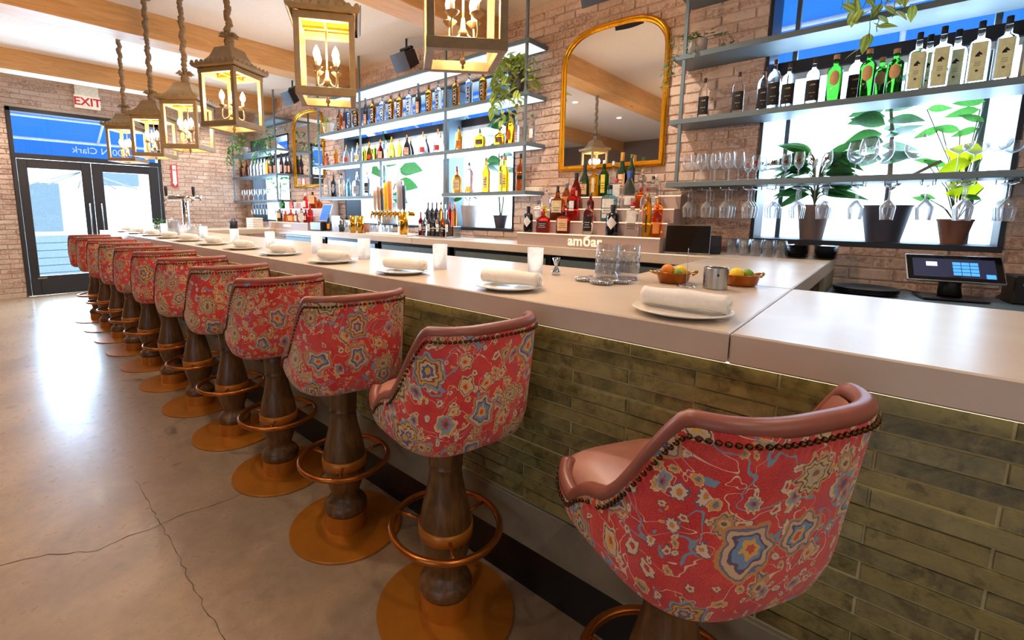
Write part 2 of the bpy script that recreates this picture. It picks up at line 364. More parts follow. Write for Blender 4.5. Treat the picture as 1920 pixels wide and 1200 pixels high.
def fabric():
    k = N('rug_pattern_fabric'); tc = k.n('TexCoord'); oi = k.n('ObjectInfo')
    mp = k.n('Mapping'); k.l(tc.outputs['UV'], mp.inputs[0]); k.l(k.math('MULTIPLY', oi.outputs['Random'], 9.), mp.inputs['Location']); uv = mp.outputs[0]
    def warp(src, scale, amt):
        wn = k.noise(uv, scale, 2, .55); va = k.n('VectorMath', operation='MULTIPLY_ADD'); k.l(wn.outputs['Color'], va.inputs[0]); va.inputs[1].default_value = (amt, amt, 0); k.l(src, va.inputs[2]); return va.outputs[0]
    wv = warp(warp(uv, 14, .045), 60, .012); wl = warp(uv, 9, .06)
    a = k.noise(uv, 8, 5, .65)
    c = k.ramp(a.outputs[0], [(.28, S('bb1c28')), (.45, S('d22424')), (.58, S('de3c2e')), (.72, S('c63c50'))])
    def blob(c, scale, lo, hi, colr, src=None):
        n = k.noise(src or wv, scale, 2, .5, .5); f = k.math('MULTIPLY', k.math('GREATER_THAN', n.outputs[0], lo), k.math('LESS_THAN', n.outputs[0], hi)); return k.mix(f, c, S(colr))
    c = blob(c, 20, .68, .9, '7c98ae'); c = blob(c, 22, .1, .315, 'dfa050'); c = blob(c, 14, .494, .503, 'efcdae', wl); c = blob(c, 9, .60, .622, '7f97a8', wl)
    def cells(c, scale, thr, pal, off, jit=1, asp=.78, src=None):
        v = k.n('TexVoronoi'); m2 = k.n('Mapping'); m2.inputs['Location'].default_value = off; k.l(src or wv, m2.inputs[0]); k.l(m2.outputs[0], v.inputs['Vector'])
        m2.inputs['Scale'].default_value = (1, asp, 1)
        v.voronoi_dimensions = '2D'; v.inputs['Scale'].default_value = scale; v.inputs['Randomness'].default_value = jit
        sp = k.n('SeparateColor'); k.l(v.outputs['Color'], sp.inputs[0])
        # petals: the rim radius swings with the angle round the flower
        df = k.n('VectorMath', operation='SUBTRACT'); k.l(m2.outputs[0], df.inputs[0]); k.l(v.outputs['Position'], df.inputs[1])
        sx = k.n('SeparateXYZ'); k.l(df.outputs[0], sx.inputs[0]); an = k.math('ARCTAN2', sx.outputs[1], sx.outputs[0])
        cnt = k.math('FLOOR', k.math('MULTIPLY_ADD' if False else 'ADD', k.math('MULTIPLY', sp.outputs[2], 5), 5))
        pet = k.math('MULTIPLY', k.math('SINE', k.math('MULTIPLY', an, cnt)), .13)
        sz = k.math('ADD', k.math('MULTIPLY', sp.outputs[0], .75), .62)
        d = k.math('MULTIPLY', k.math('MULTIPLY', v.outputs['Distance'], k.math('ADD', pet, 1)), sz)
        on = k.math('GREATER_THAN', sp.outputs[1], thr); inside = k.math('MULTIPLY', on, k.math('LESS_THAN', d, pal[-1][0]))
        def rp(q): return k.ramp(d, [(0, S(pal[0][q]))]+[(pal[i][0], S(pal[i+1][q])) for i in range(len(pal)-1)], 'CONSTANT')
        A = k.mix(k.math('GREATER_THAN', sp.outputs[2], .66), k.mix(k.math('GREATER_THAN', sp.outputs[2], .33), rp(1), rp(2)), rp(3))
        return k.mix(inside, c, A)
    c = cells(c, 34, .32, [(.09, 'c23a3a', '6d7f92', 'd98a3a'), (.22, 'e6c3a0', 'e0a040', 'e8cba8'), (.27, '7b4a44', 'e9cba8', '55607c')], (3.1, 1.7, 0))
    c = cells(c, 16, .25, [(.06, 'd23c35', '3f4c7a', '6d5238'), (.12, 'e3b24a', 'c9502e', 'd8b483'), (.2, 'e2bd94', '7d9db4', 'c98d52'), (.235, '6b4a34', 'd9a343', '5b6a80'), (.28, 'dfb993', 'e2c6a4', 'dfae62')], (7.7, 4.2, 0))
    c = cells(c, 7.2, .15, [(.05, 'd84a34', 'd5a03a', '74604a'), (.10, 'e9b04a', '4a5a8c', 'cfa274'), (.15, '6f93b5', 'dbb98c', 'c2b48e'), (.18, '54486b', '7b3f3a', '6a5b3a'), (.235, 'dcb387', 'd9a048', 'dbb07a'), (.26, '66708c', '6b5d40', '4d4438'), (.30, 'cf8a4a', '86a0b4', 'd69a6a')], (1.3, 9.2, 0), .95, .9)
    f = k.noise(uv, 5, 3, .6); c = k.mix(k.math('MULTIPLY', k.ramp(f.outputs[0], [(.45, B0), (.75, W1)]), .25), c, S('c77a80'))
    g = k.noise(uv, 420, 2); k.base(k.mix(.06, c, k.ramp(g.outputs[0], [(.4, S('5b2028')), (.6, S('f0d8c8'))])))
    k.rough(.85); k.b.inputs['Sheen Weight'].default_value = .15; k.bump(g.outputs[0], .25, .0006); return k.m
M['fabric'] = fabric()
M['awning'] = None
k = N('blue_awning_cloth'); k.t.nodes.remove(k.b); tr = k.n('BsdfTranslucent'); tr.inputs[0].default_value = (.03, .17, .56, 1); df = k.n('BsdfDiffuse'); df.inputs[0].default_value = (.03, .16, .5, 1)
ad = k.n('MixShader'); ad.inputs[0].default_value = .4; k.l(tr.outputs[0], ad.inputs[1]); k.l(df.outputs[0], ad.inputs[2]); k.l(ad.outputs[0], k.out.inputs[0]); M['awning'] = k.m
M['awning_bar'] = plain('white_awning_bar', 'dfeaf2', .5)
M['pavement'] = plain('pale_pavement', 'f0f2f2', .9)
M['facade'] = plain('pale_facade', 'f4f3f0', .9)
M['planter'] = plain('pale_blue_boards', 'b5cdd8', .7)

# ================================================================ THE SETTING
WX, WY, CEIL = 2.72, 9.77, 3.33          # back wall, far wall, ceiling
W1n = ('window_1', -.46, .77, 1.165, 2.98)
W2n = ('window_2', 2.945, 6.12, 1.165, 2.80)
W3n = ('window_3', 7.87, 9.43, 1.165, 2.70)
WINS = (W1n, W2n, W3n)
RV = .30                                   # depth of the window reveals
mb = MB().add([(-6, -4, 0), (3.02, -4, 0), (3.02, 9.9, 0), (-6, 9.9, 0)], [(0, 1, 2, 3)]).box(-6, 3.02, -4, 9.9, -.1, -.002)
struct('floor', mb, M['floor'])
# the floor's wandering crack and saw-cut joint, thin dark lines in the concrete
rnd = random.Random(4)
def crackline(pts, wd):
    out = []
    for i in range(len(pts)-1):
        a, b = Vector(pts[i]), Vector(pts[i+1]); n = max(2, int((b-a).length/.03))
        for q in range(n): out.append(a.lerp(b, q/n)+Vector((rnd.uniform(-.006, .006), rnd.uniform(-.006, .006), 0)))
    out.append(Vector(pts[-1])); v = []; f = []
    for i, p in enumerate(out):
        t = (out[min(i+1, len(out)-1)]-out[max(0, i-1)]).normalized(); nn = Vector((-t.y, t.x, 0))*wd*rnd.uniform(.5, 1.4)
        v += [p+nn, p-nn]
        if i: f.append((2*i-2, 2*i-1, 2*i+1, 2*i))
    return MB().add(v, f)
def g(px, py): p = at(px, py, 2, 0); return (p.x, p.y, .0008)
ck = crackline([g(-160, 1075), g(0, 1060), g(90, 1040), g(180, 1034), g(240, 1005), g(300, 985), g(345, 962), g(400, 948), g(455, 925), g(475, 908)], .0016)
ck.build('floor_crack', M['crack'])['kind'] = 'structure'
jt = crackline([g(255, 900), g(330, 1035), g(370, 1115), g(430, 1210)], .0012); jt.build('floor_joint', M['crack'])['kind'] = 'structure'
struct('ceiling', MB().box(-6, 3.02, -4, 9.9, CEIL, CEIL+.1), M['ceiling'])
for i, y in enumerate((-1.94, .61, 3.16, 5.71, 8.26)):
    struct('ceiling_beam', MB().bbox(-6, WX-.002, y, y+.29, 3.08, CEIL+.01, .006), M['beam'])
M['farwall'] = plain('plain_wall_paint', '6d5a4c', .9)
struct('wall_left', MB().box(-6.1, -6, -4, 9.9, 0, CEIL), M['farwall'])
struct('wall_rear', MB().box(-6, 3.02, -4.1, -4, 0, CEIL), M['farwall'])
# ---- back wall: mortar core with openings, bricks in front
def core(holes, u0, u1, z1, mk):
    mb = MB(); us = sorted([u0, u1]+[h[k] for h in holes for k in (0, 1)])
    for a, b in zip(us, us[1:]):
        hs = [h for h in holes if h[0] <= a+1e-6 and h[1] >= b-1e-6]
        if hs:
            if hs[0][2] > 0: mk(mb, a, b, 0, hs[0][2])
            mk(mb, a, b, hs[0][3], z1)
        else: mk(mb, a, b, 0, z1)
    return mb
CH, BL = .0745, .222
def brickfield(wall, holes, u0, u1, z0, z1, mk, near, seed):
    """one brick object per brick for the 300 that show largest, the rest joined"""
    R_ = random.Random(seed); rows = []
    n = int((z1-z0)/CH)
    for r in range(n):
        za = z0+r*CH+.005; zb = za+CH-.010; u = u0-(r % 2)*BL/2
        while u < u1:
            a, b = max(u+.005, u0), min(u+BL-.005, u1); u += BL
            segs = [(a, b)]
            for h in holes:
                if zb > h[2] and za < h[3]:
                    ns = []
                    for s0, s1 in segs:
                        if s1 <= h[0] or s0 >= h[1]: ns.append((s0, s1)); continue
                        if s0 < h[0]: ns.append((s0, h[0]-.004))
                        if s1 > h[1]: ns.append((h[1]+.004, s1))
                    segs = ns
            rows += [(s0, s1, za, zb) for s0, s1 in segs if s1-s0 > .02]
    rows.sort(key=lambda q: near((q[0]+q[1])/2, (q[2]+q[3])/2))
    rest = MB()
    for i, (a, b, za, zb) in enumerate(rows):
        p = R_.uniform(.007, .017)
        if i < 290:
            m = MB(); mk(m, a, b, za, zb, p); m.build('brick', M['brick'], wall)
        else: mk(rest, a, b, za, zb, p)
    rest.build('brick_courses', M['brick'], wall)['kind'] = 'stuff'
H2 = [(w_[1], w_[2], w_[3], w_[4]) for w_ in WINS]
wall = struct('wall_back', core(H2, -4, 9.9, CEIL, lambda m, a, b, c, d: m.box(WX, WX+RV, a, b, c, d)), M['mortar'])
brickfield(wall, H2, -1.7, WY, .87, CEIL-.002, lambda m, a, b, c, d, p: m.bbox(WX-p, WX+.004, a, b, c, d, .004), lambda u, z: abs(u-.9)+abs(z-1.9)*.6, 1)
DH = [(-.69, 1.24, 0, 2.86)]
wall = struct('wall_far', core(DH, -6, WX, CEIL, lambda m, a, b, c, d: m.box(a, b, WY, WY+.13, c, d)), M['mortar'])
brickfield(wall, DH, -2.4, WX-.02, .0, CEIL-.002, lambda m, a, b, c, d, p: m.bbox(a, b, WY-p, WY+.004, c, d, .004), lambda u, z: abs(u-.3)+abs(z-1.4)*.8, 2)
# ---- windows in the back wall (frame, sill, mullions, panes)
for nm, y0, y1, z0, z1 in WINS:
    wo = empty(nm, (WX, (y0+y1)/2, z0)); wo['kind'] = 'structure'; hy = (y1-y0)/2; H = z1-z0
    def part(name, mb, m): return mb.build(name, m, wo)
    f = MB()
    for s in (-1, 1): f.bbox(-.014, RV, *sorted((s*hy, s*(hy-.022))), 0, H, .002)
    f.bbox(-.014, RV, -hy, hy, H-.03, H, .002)
    part('window_frame', f, M['darkframe'])
    part('window_sill', MB().bbox(-.02, RV+.04, -hy, hy, -.012, .022, .003), M['darkframe'])
    g2 = MB(); gx = RV-.05
    ms = {'window_1': (-hy+.13, hy-.13), 'window_2': (-.55, .95), 'window_3': (-.4,)}[nm]
    for y in ms: g2.bbox(gx-.02, gx+.03, y-.014, y+.014, .02, H-.03, .002)
    if nm == 'window_2': part('window_post', MB().bbox(-.01, gx+.03, -.62, -.52, .02, H-.03, .003), M['slate'])
    part('window_mullion', g2, M['slate'])
    part('window_transom', MB().bbox(gx-.05, gx+.04, -hy, hy, 1.20, 1.285, .003), M['darkframe'])
    part('window_bead', MB().box(gx-.03, gx+.01, -hy+.02, hy-.02, 1.155, 1.198), M['awning_bar'])
    part('window_pane', MB().box(gx, gx+.006, -hy, hy, .02, 1.2), M['pane_f'])
    part('window_pane', MB().box(gx, gx+.006, -hy, hy, 1.285, H-.03), M['pane'])
# ---- street door in the far wall
d1 = empty('door_1', (.275, WY, 0)); d1['kind'] = 'structure'
hw = .965
f = MB().bbox(-hw, -hw+.05, -.03, .12, 0, 2.86, .003).bbox(hw-.05, hw, -.03, .12, 0, 2.86, .003).bbox(-hw, hw, -.03, .12, 2.80, 2.86, .003).bbox(-hw, hw, -.035, .12, 2.115, 2.19, .003)
f.build('door_frame', M['doorframe'], d1)
for s, (a, b), (ga, gb) in ((-1, (-hw+.055, -.036), (-.80, -.165)), (1, (-.030, hw-.055), (.115, .76))):
    l = MB().bbox(a, ga, -.02, .04, .01, 2.11, .004).bbox(gb, b, -.02, .04, .01, 2.11, .004).bbox(ga, gb, -.02, .04, .01, .31, .004).bbox(ga, gb, -.02, .04, 1.975, 2.11, .004)
    lf = l.build('door_leaf', M['doorframe'], d1)
    MB().box(ga, gb, .008, .014, .31, 1.975).build('door_pane', M['pane'], lf)
    hx = -.1 if s < 0 else .05
    MB().tube([(hx, -.02, .85), (hx, -.07, .87), (hx, -.07, 1.45), (hx, -.02, 1.47)], .011).build('pull_handle', M['steel'], lf)
    if s < 0: MB().bbox(-.83, -.72, -.024, -.018, .265, .285, .001).build('door_plate', M['steel'], lf)
MB().box(-hw+.05, hw-.05, .008, .014, 2.19, 2.80).build('transom_pane', M['pane'], d1)
MB().bbox(-hw, hw, -.06, .0, -.0, .012, .003).build('threshold', M['steel'], d1)
struct('baseboard_far', MB().bbox(-6, -.71, WY-.03, WY-.019, 0, .07, .002), M['mortar'])

# ================================================================ OUTSIDE
struct('street_ground', MB().box(-14, 20, 9.95, 30, -.14, -.03).box(3.05, 20, -12, 9.95, -.14, -.03), M['pavement'])
def awning(y0, y1, x0=None):
    pass
a = MB()  # over the street door: sloped cloth and valance
a.add([(-3, 9.93, 3.25), (3, 9.93, 3.25), (3, 11.4, 2.62), (-3, 11.4, 2.62)], [(0, 1, 2, 3)]).add([(-3, 11.4, 2.62), (3, 11.4, 2.62), (3, 11.4, 2.22), (-3, 11.4, 2.22)], [(0, 1, 2, 3)])
aw = empty('awning', (0, 0, 0)); tag(aw, 'blue cloth awning outside above the street doors', 'awning')
a.build('canopy_cloth', M['awning'], aw)
b = MB().tube([(-3, 11.38, 2.60), (3, 11.38, 2.60)], .03).tube([(-3, 10.65, 2.88), (3, 10.65, 2.88)], .022)
b.build('front_bar', M['awning_bar'], aw)
for x in (-1.6, .62, 2.4): MB().tube([(x, 9.95, 3.20), (x, 11.38, 2.59)], .022).build('rafter', M['awning_bar'], aw)
MB().bbox(-3, 3, 9.93, 10.0, 3.02, 3.12, .004).build('wall_rail', M['awning_bar'], aw)
t = text('lettering', '00 N Clark', .17, M['awning_bar'], aw, (.62, 11.385, 2.46), (PI/2, 0, PI), .002)
for nm, y0, y1, z0, z1 in WINS:
    aw = empty('awning', (0, 0, 0)); tag(aw, {'window_1': 'blue awning outside the window behind the hanging wine glasses', 'window_2': 'blue awning outside the long window behind the middle shelves', 'window_3': 'blue awning outside the far window by the street door wall'}[nm], 'awning')
    q0, q1 = y0-.75, y1+.75
    MB().add([(3.06, q0, 3.15), (3.06, q1, 3.15), (4.0, q1, 2.62), (4.0, q0, 2.62)], [(0, 1, 2, 3)]).add([(4.0, q0, 2.62), (4.0, q1, 2.62), (4.0, q1, 2.12), (4.0, q0, 2.12)], [(0, 1, 2, 3)]).build('canopy_cloth', M['awning'], aw)
    MB().tube([(3.98, q0, 2.6), (3.98, q1, 2.6)], .025).tube([(3.5, q0, 2.87), (3.5, q1, 2.87)], .02).build('front_bar', M['awning_bar'], aw)
    for i in range(int((q1-q0)/1.1)+1):
        y = q0+.2+i*1.1; MB().tube([(3.06, y, 3.12), (3.98, y, 2.58)], .018).build('rafter', M['awning_bar'], aw)
# slatted planter wall, parasol frame, lamp post and facade across the street
pl = empty('planter_wall', (-.6, 11.9, -.03)); tag(pl, 'pale blue slatted planter wall outside the street doors', 'planter')
MB().box(-1.6, 1.6, .04, .4, 0, .86).build('core', M['planter'], pl)
for i in range(6): MB().bbox(-1.62, 1.62, 0, .04, .02+i*.145, .155+i*.145, .006).build('slat', M['planter'], pl)
fa = empty('street_building', (0, 22, -.03)); tag(fa, 'pale building across the street seen through the doors', 'building')
MB().box(-9, 7, 0, 3, 0, 6).build('wall', M['facade'], fa)
M['fglass'] = plain('street_glass', '8ba0ac', .2)
for x, z in ((-5.4, 2.2), (-2.6, .6), (-.2, .6), (2.2, 2.3), (4.2, .8)):
    MB().bbox(x, x+1.3, -.06, .02, z, z+1.7, .02).build('window', M['fglass'], fa)
lp = empty('street_lamp', (1.15, 17, -.03)); tag(lp, 'grey lamp post on the street seen through the right door', 'street lamp')
MB().tube([(0, 0, 0), (0, 0, 2.9)], .06).build('pole', M['steel'], lp); MB().lathe([(.05, 2.9), (.2, 3.0), (.2, 3.25), (.03, 3.4)], 12).build('lamp_head', M['darkframe'], lp)
pg = empty('parasol_frame', (.9, 15.2, -.03)); tag(pg, 'folded patio parasol standing outside the right door', 'parasol')
MB().tube([(0, 0, 0), (0, 0, 2.4)], .03).build('pole', M['darkframe'], pg)
for i in range(8):
    an = i*PI/4; MB().tube([(0, 0, 2.35), (1.1*math.cos(an), 1.1*math.sin(an), 1.95)], .014, 5).build('rib', M['steel'], pg)
# ================================================================ BAR
HB = 1.075
bar = empty('bar_counter', (0, 0, 0)); tag(bar, 'long bar counter with thick pale stone top and olive tiled front', 'bar counter')
BY0, BY1 = -1.7, 7.95
for a, b in ((BY0, .2585), (.2615, 2.353), (2.357, 5.2), (5.204, BY1)):
    MB().bbox(0, .909, a, b, HB-.075, HB, .004).build('countertop_slab', M['slab'], bar)
MB().bbox(.9105, 2.117, .2615, .86, HB-.075, HB, .004).build('countertop_slab', M['slab'], bar)
MB().bbox(.9105, 2.117, 7.25, BY1, HB-.075, HB, .004).build('countertop_slab', M['slab'], bar)
MB().box(.0345, .14, BY0, BY1-.02, .35, HB-.076).build('bar_wall', M['grout'], bar)
MB().bbox(.02, .06, BY0, BY1-.01, .188, .352, .003).build('base_course', M['concrete_base'], bar)
MB().box(.05, .075, BY0, BY1-.01, 0, .187).build('toe_kick', M['kick'], bar)
MB().box(.026, .14, BY1-.02, BY1-.001, 0, HB-.076).build('end_panel', M['concrete_base'], bar)
MB().box(.15, .9, .9, 1.0, 0, .9).box(.15, .9, 6.9, 7.0, 0, .9).build('support_panel', M['kick'], bar)
MB().box(.010, .018, BY0, BY1-.05, HB-.0775, HB-.0755).build('led_strip', M['led_warm'], bar)
tl = []; NR = 15; th = (.9985-.358)/NR
for r in range(NR):
    y = -1.7+((.512 if r % 2 == 0 else .335) + 1.7) % .354-.354
    while y < BY1-.03:
        a, b = max(y+.0010, BY0), min(y+.354-.0010, BY1-.025); y += .354
        if b-a > .02: tl.append((a, b, .9985-(r+1)*th+.0009, .9985-r*th-.0009))
tl.sort(key=lambda q: abs((q[0]+q[1])/2-.7)); rest = MB(); rnd = random.Random(11)
def tile_shape(mb, a, b, z0, z1):
    x = .030+rnd.uniform(-.0028, .0028); t1, t2 = rnd.uniform(-.0012, .0012), rnd.uniform(-.0012, .0012); c = .0025
    v = [(x+.007, a, z0), (x+.007, b, z0), (x+.007, b, z1), (x+.007, a, z1), (x+t1, a+c, z0+c), (x+t2, b-c, z0+c), (x-t1, b-c, z1-c), (x-t2, a+c, z1-c)]
    mb.add(v, [(4, 7, 6, 5), (0, 4, 5, 1), (1, 5, 6, 2), (2, 6, 7, 3), (3, 7, 4, 0)])
for i, q in enumerate(tl):
    if i < 290: m = MB(); tile_shape(m, *q); m.build('tile', M['tile'], bar)
    else: tile_shape(rest, *q)
rest.build('tile_courses', M['tile'], bar)['kind'] = 'stuff'
# back counter along the wall
bc = empty('back_counter', (2.12, 0, 0)); tag(bc, 'long pale stone back counter below the bottle shelves', 'counter')
for a, b in ((.2615, 3.9), (3.904, BY1)): MB().bbox(0, .583, a, b, HB-.072, HB, .004).build('countertop_slab', M['slab'], bc)
MB().bbox(.0, .583, .2615, .28, .0, HB-.073, .003).build('end_panel', M['concrete_base'], bc)
# undercounter coolers
M['cooler'] = plain('black_cooler', '101013', .3, .2)
yy = .9; i = 0
LC = ('nearest', 'second', 'third', 'fourth', 'fifth')
while yy < 6.8:
    c = empty('bottle_cooler', (2.2, yy, 0)); L = 1.2
    tag(c, 'black undercounter bottle cooler, %s one along the back counter' % LC[i], 'cooler', 'undercounter coolers')
    MB().bbox(0, .48, .01, L-.01, .03, .995, .004).build('body', M['cooler'], c)
    MB().bbox(-.02, -.001, .05, L-.05, .90, .965, .003).build('control_strip', M['steel'] if i % 2 else M['slate'], c)
    for s in (0, 1):
        d = MB().bbox(-.025, -.001, .03+s*(L/2-.02), L/2-.01+s*(L/2-.02), .08, .87, .004).build('door', M['cooler'], c)
        MB().tube([(-.026, .1+s*.57, .8), (-.05, .12+s*.57, .8), (-.05, .4+s*.57, .8), (-.026, .42+s*.57, .8)], .008, 6).build('handle', M['steel'], d)
    yy += 1.24; i += 1
# low steel work counter right of the return, with its things
wc = empty('work_counter', (.93, -1.7, 0)); tag(wc, 'low blue-grey steel work counter in front of the right wall', 'counter')
MB().bbox(0, 1.77, 0, 1.955, .872, .90, .004).build('worktop', M['slate'], wc); MB().bbox(.03, 1.75, .02, 1.93, 0, .871, .004).build('cabinet', M['cooler'], wc)

# ================================================================ STOOLS
st = empty('bar_stool', (0, 0, 0)); rnd = random.Random(5)
A_, B_ = .219, .226                       # half width (y), half depth (x)
def plan(phi, s=1.0, inset=0.0):
    """phi measured from the back; local +x is the front"""
    c, sn = math.cos(phi), math.sin(phi); e = 2/3.4
    return (-math.copysign(abs(c)**e, c)*(B_-inset)*s, math.copysign(abs(sn)**e, sn)*(A_-inset)*s)
def ztop(phi):
    d = abs(math.degrees(phi))
    if d < 54: return 1.044-.004*(d/54)**2
    if d < 102:
        t = (d-54)/48; t = t*t*(3-2*t)*.35+t*.65; return 1.040-.294*t
    t = min(1, (d-102)/40); return .746+.026*t*t
def scale(z): 
    t = min(1, max(0, (z-.688)/.075)); return .93+.07*math.sin(t*PI/2)**.8
def lean(z, phi): return -.045*max(0, (z-.72)/.31)*max(0, math.cos(phi))
PH = math.radians(141); NU, NV = 56, 12
vs = []; uvs = []; fs = []
arc = [0]
for i in range(1, NU+1):
    p0, p1 = plan(-PH+2*PH*(i-1)/NU), plan(-PH+2*PH*i/NU); arc.append(arc[-1]+math.hypot(p1[0]-p0[0], p1[1]-p0[1]))
for i in range(NU+1):
    ph = -PH+2*PH*i/NU
    for j in range(NV+1):
        z = .690+(ztop(ph)-.690)*j/NV; x, y = plan(ph, scale(z)); vs.append((x+lean(z, ph), y, z)); uvs.append((arc[i], z))
    # closing under the seat
    for k_, (s_, z_) in enumerate(((.86, .677), (.5, .672), (0, .672))):
        x, y = plan(ph, s_); vs.append((x, y, z_)); uvs.append((arc[i], .668-.1*(k_+1)))
NW = NV+4
for i in range(NU):
    o_ = i*NW; q = (i+1)*NW
    for j in range(NV): fs.append((o_+j, q+j, q+j+1, o_+j+1))
    fs.append((o_+NV+1, q+NV+1, q, o_)); fs.append((o_+NV+2, q+NV+2, q+NV+1, o_+NV+1)); fs.append((o_+NV+3, q+NV+3, q+NV+2, o_+NV+2))
def uvmesh(name, vs, fs, uvs, m):
    me = bpy.data.meshes.new(name); me.from_pydata(vs, [], [f[::-1] for f in fs]); me.materials.append(m); l = me.uv_layers.new(name='UVMap')
    for lp in me.loops: l.data[lp.index].uv = uvs[lp.vertex_index]
    me.polygons.foreach_set('use_smooth', [True]*len(me.polygons)); me.update(); return me
obj('fabric_shell', uvmesh('fabric_shell', vs, fs, uvs, M['fabric']), st)
# leather lining inside
mb = MB(); v2 = []; f2 = []
for i in range(NU+1):
    ph = -PH+2*PH*i/NU
    for j in range(7):
        z = .72+(ztop(ph)-.004-.72)*j/6; x, y = plan(ph, scale(z), .03); v2.append((x+lean(z, ph), y, z))
for i in range(NU):
    for j in range(6): f2.append((i*7+j, i*7+j+1, (i+1)*7+j+1, (i+1)*7+j))
mb.add(v2, f2, True); mb.build('leather_lining', M['leather'], st)
edge = []
for i in range(NU*2+1):
    ph = -PH+PH*i/NU; z = ztop(ph); x, y = plan(ph, scale(z), .014); edge.append((x+lean(z, ph), y, z+.004))
x, y = plan(-PH, .99, .014); x2, y2 = plan(PH, .99, .014)
full = [(x, y, .705)]+edge+[(x2, y2, .705)]
MB().tube(full, [.012]+[.0165]*len(edge)+[.012], 10).build('leather_trim', M['trim'], st)
# nail heads under the trim and down the arm fronts
nb = MB(); path = []
for i in range(401):
    ph = -PH+2*PH*i/400; z = ztop(ph)-.016; x, y = plan(ph, scale(z), -.002); path.append(Vector((x+lean(z, ph), y, z)))
d = 0; last = path[0]
for i in range(1, 401):
    d += (path[i]-last).length; last = path[i]
    if d > .0125: d = 0; nb.lathe([(.0001, -.0052), (.0042, -.003), (.0058, 0), (.0042, .003), (.0001, .0052)], 6, tuple(path[i]))
for s in (-1, 1):
    x, y = plan(s*PH, .995, -.001)
    for q in range(6): nb.lathe([(.0001, -.005), (.0055, 0), (.0001, .005)], 6, (x, y, .745-q*.0125))
nb.build('nailhead_trim', M['nail'], st)['kind'] = 'stuff'
# cushion
cu = MB(); prof = []
for r, z in ((.0, .715), (.165, .715), (.180, .722), (.186, .742), (.182, .762), (.165, .775), (.13, .783), (.07, .788), (0, .79)): prof.append((r, z))
cu.lathe(prof, 40, (.050, 0, 0), 3.8, .97)
# front apron of the seat between the arms
cu.lathe([(.0, .69), (.150, .692), (.164, .702), (.170, .72), (.166, .745), (0, .75)], 32, (.080, 0, 0), 4.0, 1.0)
cu.build('seat_cushion', M['leather'], st)
MB().lathe([(0, .655), (.11, .655), (.115, .671), (0, .671)], 24).build('swivel_plate', M['kick'], st)
# turned column
MB().lathe([(0, .080), (.084, .082), (.091, .093), (.0905, .112), (.078, .130), (.060, .146), (.057, .158), (.064, .185), (.078, .225), (.087, .270), (.090, .305), (.087, .34), (.079, .385), (.068, .43), (.058, .475), (.0535, .51), (.053, .528), (.057, .531), (.057, .535), (.0535, .538), (.0565, .555), (.0585, .60), (.0585, .655), (0, .655)], 28).build('column', M['column'], st)
MB().lathe([(0, .01), (.0865, .01), (.0865, .083), (0, .083)], 28, smooth=True).build('column_collar', M['copper'], st); 
MB().lathe([(0, 0), (.234, 0), (.236, .003), (.236, .007), (.234, .010), (0, .011)], 56).build('base_disc', M['copper'], st)
fr = MB().tube([(.182*math.cos(a*PI/24), .182*math.sin(a*PI/24), .318) for a in range(48)], .0115, 10, True).build('foot_ring', M['copper2'], st)
MB().lathe([(.0895, .290), (.0925, .291), (.0925, .330), (.0895, .331)], 28).build('ring_band', M['copper'], fr)
for i in range(3):
    a = math.radians(35+120*i); MB().tube([(.088*math.cos(a), .088*math.sin(a), .311), (.178*math.cos(a), .178*math.sin(a), .318)], .0055, 8).build('spoke', M['copper2'], fr)
for n_ in ('column_collar', 'base_disc'):
    sharp([c for c in st.children if c.name.startswith(n_)][0])
STX, STY, SP = -.210, .392, .6153
WHO = ['nearest bar stool, turned so its pink leather seat points left', 'second nearest red rug-patterned bar stool, leather seat edge showing at left', 'third nearest red rug-patterned bar stool on a copper disc base']+['%s bar stool from the near end of the bar, red rug-patterned back' % ORD[i] for i in range(3, 12)]
WHO[10] = 'second farthest bar stool, just this side of the last one'; WHO[11] = 'farthest bar stool, red patterned back before the street door glass'
yaw = [62, 79, 77, 78, 80, 79, 78, 80, 79, 80, 78, 79]
off = [(-.030, -.116), (0, .0), (.0, .0)]+[(0, 0)]*9
for i in range(12):
    loc = (STX+off[i][0], STY+SP*i+off[i][1], 0); rz = math.radians(yaw[i])
    o = st if i == 0 else copy_tree(st)
    o.location = loc; o.rotation_euler.z = rz
    tag(o, WHO[i], 'bar stool', 'patterned bar stools along the bar')

